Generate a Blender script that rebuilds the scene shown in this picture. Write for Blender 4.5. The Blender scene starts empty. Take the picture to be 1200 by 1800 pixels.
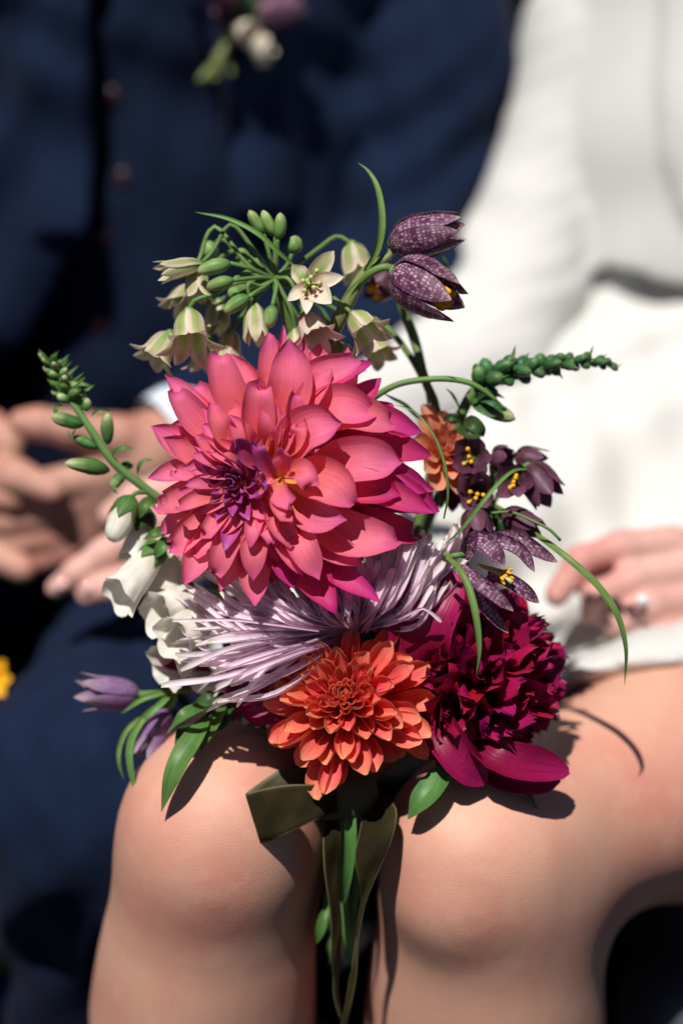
import bpy, math, random
import numpy as np
from mathutils import Vector, Matrix

rng = random.Random(7)
S = bpy.context.scene
COL = S.collection
R_ = math.radians

# ------------------------------------------------------------------ camera
PITCH = R_(25.0)
LENS, SENS = 85.0, 24.0
D0 = 0.40 * LENS / SENS                 # distance to the plane of focus (0.40 m wide there)
RT = np.array([1.0, 0, 0])
FW = np.array([0, math.cos(PITCH), -math.sin(PITCH)])
UP = np.array([0, math.sin(PITCH), math.cos(PITCH)])
CM = -FW                                 # towards the camera
FOC = np.array([0, 0, 0.62])             # middle of the bouquet, metres above the ground
CAMP = FOC - FW * D0
K = 0.40 / 1200.0

cam_d = bpy.data.cameras.new('camera')
cam = bpy.data.objects.new('camera', cam_d); COL.objects.link(cam)
cam.location = CAMP
cam.rotation_euler = (math.pi / 2 - PITCH, 0, 0)
cam_d.sensor_fit = 'HORIZONTAL'; cam_d.sensor_width = SENS; cam_d.lens = LENS
cam_d.clip_start = 0.05; cam_d.clip_end = 200
cam_d.dof.use_dof = True; cam_d.dof.focus_distance = D0 - 0.006; cam_d.dof.aperture_fstop = 2.0
cam_d.dof.aperture_blades = 0
S.camera = cam

# ------------------------------------------------------------------ sky, sun, exposure
LDIR = Vector((0.17, 0.37, -0.91)).normalized()       # the way the sunlight travels
world = bpy.data.worlds.new('World'); S.world = world; world.use_nodes = True
wn = world.node_tree.nodes; wl = world.node_tree.links
sky = wn.new('ShaderNodeTexSky'); sky.sky_type = 'NISHITA'; sky.sun_disc = False; sky.air_density = 0.4; sky.dust_density = 0.2
to_sun = -LDIR
sky.sun_elevation = math.asin(to_sun.z)
sky.sun_rotation = math.atan2(to_sun.x, to_sun.y)
wl.new(sky.outputs[0], wn['Background'].inputs[0])
wn['Background'].inputs[1].default_value = 0.05
sun_d = bpy.data.lights.new('sun', 'SUN'); sun_d.energy = 5.0; sun_d.angle = R_(0.53); sun_d.color = (1.0, 0.96, 0.91)
sun = bpy.data.objects.new('sun', sun_d); COL.objects.link(sun)
sun.rotation_euler = LDIR.to_track_quat('-Z', 'Y').to_euler()
sun.location = (-1, -2, 4)
S.view_settings.view_transform = 'Standard'; S.view_settings.look = 'None'
S.view_settings.gamma = 1.0; S.view_settings.exposure = 0.15
S.view_settings.use_curve_mapping = False
S.cycles.use_denoising = True
S.cycles.max_bounces = 8; S.cycles.transmission_bounces = 6; S.cycles.diffuse_bounces = 4
S.cycles.caustics_reflective = False; S.cycles.caustics_refractive = False

# ------------------------------------------------------------------ layout helpers
def W(px, py, d=0.0):
    """a point of the place: d metres nearer than the plane of focus, seen at (px, py) of the 1200x1800 photo"""
    D = D0 - d
    s = K * D / D0
    return CAMP + FW * D + RT * ((px - 600) * s) - UP * ((py - 900) * s)

def proj(P):
    """inverse of W on arrays: px, py, d"""
    q = P - CAMP
    D = q @ FW
    s = K * D / D0
    return 600 + (q @ RT) / s, 900 - (q @ UP) / s, D0 - D

def I(x, y, c=0.0):
    v = RT * x + UP * y + CM * c
    return v / (np.linalg.norm(v) + 1e-12)

def nrm(v):
    return v / (np.linalg.norm(v) + 1e-12)

def spline(pts, n):
    """Catmull-Rom through pts, n points evenly spaced along it"""
    P = np.array(pts, float)
    if len(P) == 2:
        t = np.linspace(0, 1, n)[:, None]
        return P[0] * (1 - t) + P[1] * t
    P = np.vstack([2 * P[0] - P[1], P, 2 * P[-1] - P[-2]])
    out = []
    m = 14
    for i in range(1, len(P) - 2):
        t = np.linspace(0, 1, m, endpoint=False)[:, None]
        a, b, c, d = P[i - 1], P[i], P[i + 1], P[i + 2]
        out.append(0.5 * ((2 * b) + (-a + c) * t + (2 * a - 5 * b + 4 * c - d) * t ** 2 + (-a + 3 * b - 3 * c + d) * t ** 3))
    out = np.vstack(out + [P[-2][None]])
    L = np.concatenate([[0], np.cumsum(np.linalg.norm(np.diff(out, axis=0), axis=1))])
    s = np.linspace(0, L[-1], n)
    return np.stack([np.interp(s, L, out[:, k]) for k in range(3)], 1)

def interp(table, t):
    if isinstance(table, (int, float)):
        return np.full_like(np.asarray(t, float), table)
    xs = [a for a, _ in table]; ys = [b for _, b in table]
    return np.interp(t, xs, ys)

def smooth_table(table, t):
    """interpolation with rounded corners"""
    t = np.asarray(t, float)
    acc = 0
    for o in (-0.05, -0.025, 0, 0.025, 0.05):
        acc = acc + interp(table, np.clip(t + o, 0, 1))
    return acc / 5

def frames(C, hint, twist=0.0):
    T = np.gradient(C, axis=0)
    T /= np.linalg.norm(T, axis=1)[:, None] + 1e-12
    H = np.broadcast_to(np.asarray(hint, float), C.shape)
    N = H - (H * T).sum(1)[:, None] * T
    N /= np.linalg.norm(N, axis=1)[:, None] + 1e-9
    Sd = np.cross(T, N)
    if np.any(twist):
        a = (np.linspace(0, 1, len(C)) * twist)[:, None] if np.isscalar(twist) else interp(twist, np.linspace(0, 1, len(C)))[:, None]
        N, Sd = N * np.cos(a) + Sd * np.sin(a), Sd * np.cos(a) - N * np.sin(a)
    return T, N, Sd

# ------------------------------------------------------------------ object helpers
def origin_of(o):
    p = np.zeros(3)
    while o is not None:
        p += np.array(o.location); o = o.parent
    return p

def mesh_obj(name, verts, faces, mat, parent=None, uv=None, loc=None, smooth=True):
    me = bpy.data.meshes.new(name)
    verts = np.asarray(verts, float)
    if parent is not None:
        o0 = origin_of(parent)
    else:
        o0 = verts.mean(0) if loc is None else np.asarray(loc, float)
    me.from_pydata((verts - o0).tolist(), [], [tuple(map(int, f)) for f in faces])
    if uv is not None:
        l = me.uv_layers.new(name='UVMap')
        idx = np.zeros(len(me.loops), np.int32)
        me.loops.foreach_get('vertex_index', idx)
        l.data.foreach_set('uv', np.asarray(uv, np.float32)[idx].ravel())
    if smooth:
        me.polygons.foreach_set('use_smooth', [True] * len(me.polygons))
    if mat is not None:
        me.materials.append(mat)
    o = bpy.data.objects.new(name, me); COL.objects.link(o)
    if parent is not None:
        o.parent = parent
    else:
        o.location = o0
    return o

def thing(name, label, cat, loc, group=None):
    o = bpy.data.objects.new(name, None); COL.objects.link(o)
    o.empty_display_size = 0.02
    o.location = loc
    o['label'] = label; o['category'] = cat
    if group: o['group'] = group
    return o

def tag(o, label=None, cat=None, group=None, kind=None):
    if label: o['label'] = label
    if cat: o['category'] = cat
    if group: o['group'] = group
    if kind: o['kind'] = kind
    return o

def grid_faces(nu, nv, wrap=False):
    f = []
    for j in range(nv - 1):
        for i in range(nu if wrap else nu - 1):
            a = j * nu + i; b = j * nu + (i + 1) % nu
            f.append((a, b, b + nu, a + nu))
    return f

PROF = {
    'dahlia': [(0, .30), (.2, .58), (.42, .93), (.58, 1.0), (.73, .92), (.85, .70), (.93, .41), (.98, .17), (1, .02)],
    'spoon': [(0, .40), (.3, .70), (.6, .98), (.8, 1.0), (.91, .84), (.97, .56), (1, .22)],
    'quill': [(0, .7), (.3, .85), (.75, 1.0), (.92, .98), (.98, .8), (1, .5)],
    'blade': [(0, .55), (.15, .85), (.4, 1.0), (.7, .8), (.9, .38), (1, .03)],
    'leaf': [(0, .08), (.1, .35), (.3, .85), (.48, 1.0), (.7, .78), (.88, .35), (1, .02)],
    'tepal': [(0, .45), (.15, .78), (.4, 1.0), (.65, .98), (.85, .66), (.95, .3), (1, .05)],
    'round': [(0, .35), (.2, .7), (.5, 1.0), (.75, 1.0), (.9, .74), (.97, .42), (1, .15)],
    'shard': [(0, .3), (.3, .6), (.6, .92), (.8, 1.0), (.92, .75), (1, .25)],
    'strap': [(0, 1), (1, 1)],
}

def sheet(name, parent, pts, hint, width, mat, prof='dahlia', cup=0.5, nu=7, nv=12, twist=0.0, groove=0.0, ripple=0.0,
          jag=0.0, fold=0.0, rfreq=3.0, skew=0.0, seed=None):
    """a petal, leaf, blade or band: swept along pts, curved across by `cup` (half-angle of its arc), full width in metres"""
    C = spline(pts, nv)
    t = np.linspace(0, 1, nv)
    T, N, Sd = frames(C, hint, twist)
    w = 0.5 * width * smooth_table(PROF[prof], t) if prof != 'strap' else np.full(nv, 0.5 * width)
    if prof != 'strap':
        w[-1] = 0.5 * width * PROF[prof][-1][1]
    a = np.maximum(np.abs(smooth_table(cup, t)), 0.02)
    sg = np.sign(smooth_table(cup, t)); sg[sg == 0] = 1
    s = np.linspace(-1, 1, nu)
    r = random.Random(seed if seed is not None else rng.random())
    ph = r.random() * 6.28; ph2 = r.random() * 6.28
    V = np.zeros((nv, nu, 3)); UVs = np.zeros((nv, nu, 2))
    for j in range(nv):
        al = a[j] * s
        x = w[j] / a[j] * np.sin(al)
        z = sg[j] * w[j] / a[j] * (1 - np.cos(al))
        z = z + groove * w[j] * np.cos(s * math.pi * 2.0) * math.sin(math.pi * min(1, t[j] * 1.05))
        z = z - fold * w[j] * (1 - np.abs(s))
        if ripple:
            z = z + ripple * w[j] * np.abs(s) ** 1.5 * np.sin(t[j] * 6.28 * rfreq + np.where(s > 0, ph, ph2)) * min(1, t[j] * 2)
        x = x + skew * w[j] * math.sin(t[j] * math.pi)
        V[j] = C[j] + Sd[j] * x[:, None] + N[j] * z[:, None]
        UVs[j, :, 0] = (s + 1) / 2; UVs[j, :, 1] = t[j]
    if jag:
        L = np.linalg.norm(C[-1] - C[0])
        for i in range(nu):
            e = r.uniform(-1, 0.6) * jag * L
            for j in range(nv):
                k = max(0, (t[j] - 0.6) / 0.4)
                V[j, i] += T[j] * e * k * k
                V[j, i] += N[j] * (r.uniform(-.5, .5) * jag * L * .4 * k)
    return mesh_obj(name, V.reshape(-1, 3), grid_faces(nu, nv), mat, parent, UVs.reshape(-1, 2))

def tube(name, parent, pts, rad, mat, ns=8, nv=None, caps=True, flat=1.0):
    """a stem, a bud, a pedicel: circular sweep; rad is a number, a table over 0..1"""
    nv = nv or max(4, len(pts) * 4)
    C = spline(pts, nv)
    t = np.linspace(0, 1, nv)
    T = np.gradient(C, axis=0); T /= np.linalg.norm(T, axis=1)[:, None] + 1e-12
    n0 = np.cross(T[0], [0.31, 0.52, 0.79]); n0 /= np.linalg.norm(n0)
    Ns = [n0]
    for j in range(1, nv):
        n = Ns[-1] - (Ns[-1] @ T[j]) * T[j]; Ns.append(n / (np.linalg.norm(n) + 1e-12))
    Ns = np.array(Ns); B = np.cross(T, Ns)
    r = interp(rad, t)
    a = np.linspace(0, 2 * math.pi, ns, endpoint=False)
    V = C[:, None] + r[:, None, None] * (np.cos(a)[None, :, None] * Ns[:, None] + flat * np.sin(a)[None, :, None] * B[:, None])
    UVs = np.stack(np.meshgrid(a / 6.2832, t), -1)
    F = grid_faces(ns, nv, True)
    if caps:
        F.append(tuple(range(ns - 1, -1, -1))); F.append(tuple((nv - 1) * ns + i for i in range(ns)))
    return mesh_obj(name, V.reshape(-1, 3), F, mat, parent, UVs.reshape(-1, 2))

BUD = [(0, .25), (.08, .6), (.25, .93), (.45, 1.0), (.68, .92), (.85, .70), (.95, .42), (1, .12)]
def bud(name, parent, a, b, r, mat, ns=9):
    a = np.asarray(a); b = np.asarray(b)
    L = np.linalg.norm(b - a); off = np.array([rng.uniform(-1, 1) for _ in range(3)]) * L * .05
    return tube(name, parent, [a, (a + b) / 2 + off, b], [(x, y * r * rng.uniform(.94, 1.05)) for x, y in BUD], mat, ns=ns, nv=12, flat=rng.uniform(.85, 1.0))

def ball(name, parent, c, r, mat, stretch=None, ns=10, nv=7):
    c = np.asarray(c, float)
    ax = np.array([0, 0, 1.0]) if stretch is None else np.asarray(stretch, float)
    L = np.linalg.norm(ax); ax = ax / L
    h = r if stretch is None else L
    tab = [(k / 12, r * math.sin(math.pi * min(max(k / 12, .03), .97))) for k in range(13)]
    t = 0.5 - 0.5 * np.cos(np.linspace(0.05, math.pi - 0.05, nv))
    pts = [c - ax * h + 2 * h * ax * u for u in (0, 1)]
    C = np.array([pts[0] * (1 - u) + pts[1] * u for u in t])
    n0 = nrm(np.cross(ax, [0.31, 0.52, 0.79])); b0 = np.cross(ax, n0)
    rr = 2 * np.sqrt(t * (1 - t)) * r
    a = np.linspace(0, 2 * math.pi, ns, endpoint=False)
    V = C[:, None] + rr[:, None, None] * (np.cos(a)[None, :, None] * n0 + np.sin(a)[None, :, None] * b0)
    F = grid_faces(ns, nv, True) + [tuple(range(ns - 1, -1, -1)), tuple((nv - 1) * ns + i for i in range(ns))]
    UVs = np.stack(np.meshgrid(a / 6.2832, t), -1)
    return mesh_obj(name, V.reshape(-1, 3), F, mat, parent, UVs.reshape(-1, 2))

# ------------------------------------------------------------------ solid bodies: blended round cones, meshed by surface nets
def cone(a, b, ra, rb=None):
    return ('c', np.asarray(a, np.float32), np.asarray(b, np.float32), ra, ra if rb is None else rb)

def ell(c, ax, radii):
    """ellipsoid: centre, three axes (rows), radii"""
    return ('e', np.asarray(c, np.float32), np.asarray(ax, np.float32), np.asarray(radii, np.float32))

def sdf_eval(prims, P, k):
    D = None
    for p in prims:
        if p[0] == 'c':
            _, a, b, ra, rb = p
            ba = b - a
            t = np.clip(((P - a) @ ba) / max(float(ba @ ba), 1e-9), 0, 1)
            q = P - a - t[..., None] * ba
            d = np.sqrt((q * q).sum(-1)) - (ra + (rb - ra) * t)
        else:
            _, c, ax, rr = p
            q = (P - c) @ ax.T
            k0 = np.sqrt(((q / rr) ** 2).sum(-1)); k1 = np.sqrt(((q / rr ** 2) ** 2).sum(-1))
            d = k0 * (k0 - 1) / np.maximum(k1, 1e-6)
        if D is None:
            D = d
        else:
            h = np.maximum(k - np.abs(D - d), 0) / k
            D = np.minimum(D, d) - h * h * k * 0.25
    return D

def solid(prims, h, k, pad=0.02, mod=None, relax=3):
    lo = []; hi = []
    for p in prims:
        if p[0] == 'c':
            r = max(p[3], p[4])
            lo += [p[1] - r, p[2] - r]; hi += [p[1] + r, p[2] + r]
        else:
            r = float(max(p[3])); lo.append(p[1] - r); hi.append(p[1] + r)
    lo = np.min(lo, 0) - pad; hi = np.max(hi, 0) + pad
    n = np.ceil((hi - lo) / h).astype(int) + 1
    ax = [lo[i] + h * np.arange(n[i]) for i in range(3)]
    P = np.stack(np.meshgrid(*ax, indexing='ij'), -1).astype(np.float32)
    D = sdf_eval(prims, P, k)
    if mod is not None:
        D = mod(P, D)
    return nets(D, lo, h, relax)

def nets(D, lo, h, relax=2):
    s = D < 0
    n = np.array(D.shape)
    cs = np.zeros(n - 1, np.int8)
    for dx in (0, 1):
        for dy in (0, 1):
            for dz in (0, 1):
                cs += s[dx:n[0] - 1 + dx, dy:n[1] - 1 + dy, dz:n[2] - 1 + dz]
    act = (cs > 0) & (cs < 8)
    ijk = np.argwhere(act)
    ids = np.full(n - 1, -1, np.int64); ids[act] = np.arange(len(ijk))
    acc = np.zeros((len(ijk), 3)); cnt = np.zeros(len(ijk))
    off = [(0, 0, 0), (1, 0, 0), (0, 1, 0), (1, 1, 0), (0, 0, 1), (1, 0, 1), (0, 1, 1), (1, 1, 1)]
    val = [D[ijk[:, 0] + o[0], ijk[:, 1] + o[1], ijk[:, 2] + o[2]] for o in off]
    for a in range(8):
        for b in range(a + 1, 8):
            if bin(a ^ b).count('1') != 1: continue
            m = (val[a] < 0) != (val[b] < 0)
            t = val[a][m] / (val[a][m] - val[b][m])
            oa = np.array(off[a], float); ob = np.array(off[b], float)
            acc[m] += oa + (ob - oa) * t[:, None]; cnt[m] += 1
    V = lo + h * (ijk + acc / cnt[:, None])
    F = []
    for axs in range(3):
        u, v = (axs + 1) % 3, (axs + 2) % 3
        sl0 = [slice(1, n[i] - 1) for i in range(3)]; sl1 = list(sl0)
        sl0[axs] = slice(0, n[axs] - 1); sl1[axs] = slice(1, n[axs])
        a = s[tuple(sl0)]; b = s[tuple(sl1)]
        for flip in (False, True):
            e = np.argwhere((a & ~b) if not flip else (~a & b))
            if not len(e): continue
            base = e.copy(); base[:, u] += 1; base[:, v] += 1
            def cell(du, dv):
                q = base.copy(); q[:, u] += du; q[:, v] += dv
                return ids[q[:, 0], q[:, 1], q[:, 2]]
            quad = np.stack([cell(-1, -1), cell(0, -1), cell(0, 0), cell(-1, 0)], 1)
            F.append(quad[:, ::-1] if flip else quad)
    F = np.vstack(F); F = F[(F >= 0).all(1)]
    for _ in range(relax):
        A = np.zeros_like(V); c = np.zeros(len(V))
        for i in range(4):
            np.add.at(A, F[:, i], V[F[:, (i + 1) % 4]]); np.add.at(c, F[:, i], 1)
            np.add.at(A, F[:, (i + 1) % 4], V[F[:, i]]); np.add.at(c, F[:, (i + 1) % 4], 1)
        V = V * 0.45 + 0.55 * A / np.maximum(c, 1)[:, None]
    return V, F

def join(*ms):
    V = []; F = []; o = 0
    for v, f in ms:
        V.append(v); F.append(f + o); o += len(v)
    return np.vstack(V), np.vstack(F)

# ------------------------------------------------------------------ materials
def new_mat(name):
    m = bpy.data.materials.new(name); m.use_nodes = True
    return m, m.node_tree.nodes, m.node_tree.links, m.node_tree.nodes['Principled BSDF']

def petal_mat(name, stops, edge=None, vein=0.25, vs=(34, 1.6), trans=0.3, rough=0.5, spec=0.3, rnd=0.10, hue=0.012, sheen=0.0,
              bump=0.12, checks=None, tcol=None, blotch=0.12):
    m, n, l, b = new_mat(name)
    uv = n.new('ShaderNodeUVMap'); sp = n.new('ShaderNodeSeparateXYZ'); l.new(uv.outputs[0], sp.inputs[0])
    oi = n.new('ShaderNodeObjectInfo')
    ramp = n.new('ShaderNodeValToRGB'); ramp.color_ramp.interpolation = 'EASE'
    el = ramp.color_ramp.elements
    while len(el) < len(stops): el.new(0.5)
    for e, (p, c) in zip(el, stops):
        e.position = p; e.color = (*c, 1)
    # jitter along the length so the colour zones do not end on one line
    nz0 = n.new('ShaderNodeTexNoise'); nz0.inputs['Scale'].default_value = 1.0
    mp0 = n.new('ShaderNodeMapping'); mp0.inputs['Scale'].default_value = (9, 1.2, 1)
    ad0 = n.new('ShaderNodeVectorMath'); ad0.operation = 'ADD'
    cmb = n.new('ShaderNodeCombineXYZ'); ml = n.new('ShaderNodeMath'); ml.operation = 'MULTIPLY'; ml.inputs[1].default_value = 57.0
    l.new(oi.outputs['Random'], ml.inputs[0]); l.new(ml.outputs[0], cmb.inputs[0]); l.new(ml.outputs[0], cmb.inputs[1])
    l.new(uv.outputs[0], mp0.inputs[0]); l.new(mp0.outputs[0], ad0.inputs[0]); l.new(cmb.outputs[0], ad0.inputs[1])
    l.new(ad0.outputs[0], nz0.inputs['Vector'])
    jm = n.new('ShaderNodeMath'); jm.operation = 'MULTIPLY_ADD'; jm.inputs[1].default_value = 0.22
    sb = n.new('ShaderNodeMath'); sb.operation = 'SUBTRACT'; sb.inputs[1].default_value = 0.5
    l.new(nz0.outputs[0], sb.inputs[0]); l.new(sb.outputs[0], jm.inputs[0]); l.new(sp.outputs[1], jm.inputs[2])
    l.new(jm.outputs[0], ramp.inputs[0])
    col = ramp.outputs[0]
    def mix(kind, fac, a, bb):
        x = n.new('ShaderNodeMix'); x.data_type = 'RGBA'; x.blend_type = kind
        if isinstance(fac, float): x.inputs[0].default_value = fac
        else: l.new(fac, x.inputs[0])
        for s_, v_ in ((6, a), (7, bb)):
            if isinstance(v_, tuple): x.inputs[s_].default_value = (*v_, 1)
            else: l.new(v_, x.inputs[s_])
        return x.outputs[2]
    # distance from the midrib 0..1
    e1 = n.new('ShaderNodeMath'); e1.operation = 'SUBTRACT'; e1.inputs[1].default_value = 0.5; l.new(sp.outputs[0], e1.inputs[0])
    e2 = n.new('ShaderNodeMath'); e2.operation = 'ABSOLUTE'; l.new(e1.outputs[0], e2.inputs[0])
    if edge:
        ec, lo_, hi_, st = edge
        mr = n.new('ShaderNodeMapRange'); mr.inputs[1].default_value = lo_ / 2; mr.inputs[2].default_value = hi_ / 2; mr.inputs[4].default_value = st
        l.new(e2.outputs[0], mr.inputs[0])
        # the tip counts as edge too
        mt = n.new('ShaderNodeMapRange'); mt.inputs[1].default_value = 0.88; mt.inputs[2].default_value = 1.0; mt.inputs[4].default_value = st
        l.new(sp.outputs[1], mt.inputs[0])
        mx = n.new('ShaderNodeMath'); mx.operation = 'MAXIMUM'; l.new(mr.outputs[0], mx.inputs[0]); l.new(mt.outputs[0], mx.inputs[1])
        col = mix('MIX', mx.outputs[0], col, ec)
    # veins running along the petal
    mp = n.new('ShaderNodeMapping'); mp.inputs['Scale'].default_value = (vs[0], vs[1], 1)
    ad = n.new('ShaderNodeVectorMath'); ad.operation = 'ADD'
    nz = n.new('ShaderNodeTexNoise'); nz.inputs['Scale'].default_value = 1.0; nz.inputs['Detail'].default_value = 3.0
    l.new(uv.outputs[0], mp.inputs[0]); l.new(mp.outputs[0], ad.inputs[0]); l.new(cmb.outputs[0], ad.inputs[1]); l.new(ad.outputs[0], nz.inputs['Vector'])
    vr = n.new('ShaderNodeMapRange'); vr.inputs[1].default_value = 0.3; vr.inputs[2].default_value = 0.7
    vr.inputs[3].default_value = 1 - vein; vr.inputs[4].default_value = 1 + vein * 0.55
    l.new(nz.outputs[0], vr.inputs[0])
    vc = n.new('ShaderNodeCombineXYZ')
    for i in range(3): l.new(vr.outputs[0], vc.inputs[i])
    col = mix('MULTIPLY', 1.0, col, vc.outputs[0])
    if checks:
        (sx, sy), pale, amt = checks
        mb = n.new('ShaderNodeMapping'); mb.inputs['Scale'].default_value = (sx, sy, 1)
        l.new(uv.outputs[0], mb.inputs[0])
        sh = n.new('ShaderNodeVectorMath'); sh.operation = 'ADD'; l.new(mb.outputs[0], sh.inputs[0]); l.new(cmb.outputs[0], sh.inputs[1])
        vo = n.new('ShaderNodeTexVoronoi'); vo.voronoi_dimensions = '2D'; vo.feature = 'DISTANCE_TO_EDGE'; vo.inputs['Scale'].default_value = 1.0; vo.inputs['Randomness'].default_value = 0.6
        v1 = n.new('ShaderNodeTexVoronoi'); v1.voronoi_dimensions = '2D'; v1.inputs['Scale'].default_value = 1.0; v1.inputs['Randomness'].default_value = 0.6
        l.new(sh.outputs[0], vo.inputs['Vector']); l.new(sh.outputs[0], v1.inputs['Vector'])
        rg_ = n.new('ShaderNodeMapRange'); rg_.inputs[1].default_value = .0; rg_.inputs[2].default_value = .46; l.new(vo.outputs['Distance'], rg_.inputs[0])
        cw = n.new('ShaderNodeRGBToBW'); l.new(v1.outputs['Color'], cw.inputs[0])
        rw = n.new('ShaderNodeMapRange'); rw.inputs[1].default_value = .22; rw.inputs[2].default_value = .75; rw.inputs[3].default_value = .05; rw.inputs[4].default_value = 1.0; l.new(cw.outputs[0], rw.inputs[0])
        f0 = n.new('ShaderNodeMath'); f0.operation = 'MULTIPLY'; l.new(rg_.outputs[0], f0.inputs[0]); l.new(rw.outputs[0], f0.inputs[1])
        fm = n.new('ShaderNodeMath'); fm.operation = 'MULTIPLY'; fm.inputs[1].default_value = amt; fe = n.new('ShaderNodeMapRange'); fe.inputs[1].default_value = .30; fe.inputs[2].default_value = .49; fe.inputs[3].default_value = 1.0; fe.inputs[4].default_value = .35; l.new(e2.outputs[0], fe.inputs[0])
        fg = n.new('ShaderNodeMath'); fg.operation = 'MULTIPLY'; l.new(f0.outputs[0], fg.inputs[0]); l.new(fe.outputs[0], fg.inputs[1]); l.new(fg.outputs[0], fm.inputs[0])
        col = mix('MIX', fm.outputs[0], col, pale)
    # each petal a little different
    hs = n.new('ShaderNodeHueSaturation')
    mh = n.new('ShaderNodeMapRange'); mh.inputs[3].default_value = 0.5 - hue; mh.inputs[4].default_value = 0.5 + hue
    mvv = n.new('ShaderNodeMapRange'); mvv.inputs[3].default_value = 1 - rnd; mvv.inputs[4].default_value = 1 + rnd
    fr = n.new('ShaderNodeMath'); fr.operation = 'FRACT'; m7 = n.new('ShaderNodeMath'); m7.operation = 'MULTIPLY'; m7.inputs[1].default_value = 7.31
    l.new(oi.outputs['Random'], m7.inputs[0]); l.new(m7.outputs[0], fr.inputs[0])
    l.new(oi.outputs['Random'], mh.inputs[0]); l.new(fr.outputs[0], mvv.inputs[0])
    l.new(mh.outputs[0], hs.inputs['Hue']); l.new(mvv.outputs[0], hs.inputs['Value']); l.new(col, hs.inputs['Color'])
    col = hs.outputs[0]
    if blotch:
        tc = n.new('ShaderNodeTexCoord'); nb = n.new('ShaderNodeTexNoise'); nb.inputs['Scale'].default_value = 90.0; nb.inputs['Detail'].default_value = 4
        l.new(tc.outputs['Object'], nb.inputs['Vector'])
        br = n.new('ShaderNodeMapRange'); br.inputs[1].default_value = .35; br.inputs[2].default_value = .65; br.inputs[3].default_value = 1 - blotch; br.inputs[4].default_value = 1 + blotch * .6
        l.new(nb.outputs[0], br.inputs[0])
        bc = n.new('ShaderNodeCombineXYZ')
        for i in range(3): l.new(br.outputs[0], bc.inputs[i])
        col = mix('MULTIPLY', 1.0, col, bc.outputs[0])
    l.new(col, b.inputs['Base Color'])
    b.inputs['Roughness'].default_value = rough; b.inputs['Specular IOR Level'].default_value = spec * .6
    b.inputs['Sheen Weight'].default_value = sheen
    bp = n.new('ShaderNodeBump'); bp.inputs['Strength'].default_value = bump; bp.inputs['Distance'].default_value = 0.001
    l.new(nz.outputs[0], bp.inputs['Height']); l.new(bp.outputs[0], b.inputs['Normal'])
    if trans:
        tr = n.new('ShaderNodeBsdfTranslucent')
        if tcol: l.new(mix('MULTIPLY', 1.0, col, tcol), tr.inputs[0])
        else: l.new(col, tr.inputs[0])
        ms = n.new('ShaderNodeMixShader'); ms.inputs[0].default_value = trans
        l.new(b.outputs[0], ms.inputs[1]); l.new(tr.outputs[0], ms.inputs[2])
        l.new(ms.outputs[0], n['Material Output'].inputs[0])
    return m

def plain_mat(name, col, rough=0.6, spec=0.3, sheen=0.0, noise=None, bump=None, metal=0.0, sss=None, col2=None, nscale=20, weave=None, coat=0.0):
    m, n, l, b = new_mat(name)
    b.inputs['Base Color'].default_value = (*col, 1); b.inputs['Roughness'].default_value = rough
    b.inputs['Specular IOR Level'].default_value = spec; b.inputs['Sheen Weight'].default_value = sheen; b.inputs['Metallic'].default_value = metal
    b.inputs['Coat Weight'].default_value = coat
    tc = n.new('ShaderNodeTexCoord')
    if col2:
        nz = n.new('ShaderNodeTexNoise'); nz.inputs['Scale'].default_value = nscale; nz.inputs['Detail'].default_value = 5
        l.new(tc.outputs['Object'], nz.inputs['Vector'])
        rp = n.new('ShaderNodeValToRGB'); rp.color_ramp.elements[0].position = .35; rp.color_ramp.elements[1].position = .68
        rp.color_ramp.elements[0].color = (*col, 1); rp.color_ramp.elements[1].color = (*col2, 1)
        l.new(nz.outputs[0], rp.inputs[0]); l.new(rp.outputs[0], b.inputs['Base Color'])
    if bump:
        sc, st, dist = bump
        nb = n.new('ShaderNodeTexNoise'); nb.inputs['Scale'].default_value = sc; nb.inputs['Detail'].default_value = 4
        l.new(tc.outputs['Object'], nb.inputs['Vector'])
        bp = n.new('ShaderNodeBump'); bp.inputs['Strength'].default_value = st; bp.inputs['Distance'].default_value = dist
        l.new(nb.outputs[0], bp.inputs['Height']); l.new(bp.outputs[0], b.inputs['Normal'])
    if sss:
        b.inputs['Subsurface Weight'].default_value = sss[0]; b.inputs['Subsurface Radius'].default_value = sss[1]; b.inputs['Subsurface Scale'].default_value = sss[2]
    return m

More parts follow.
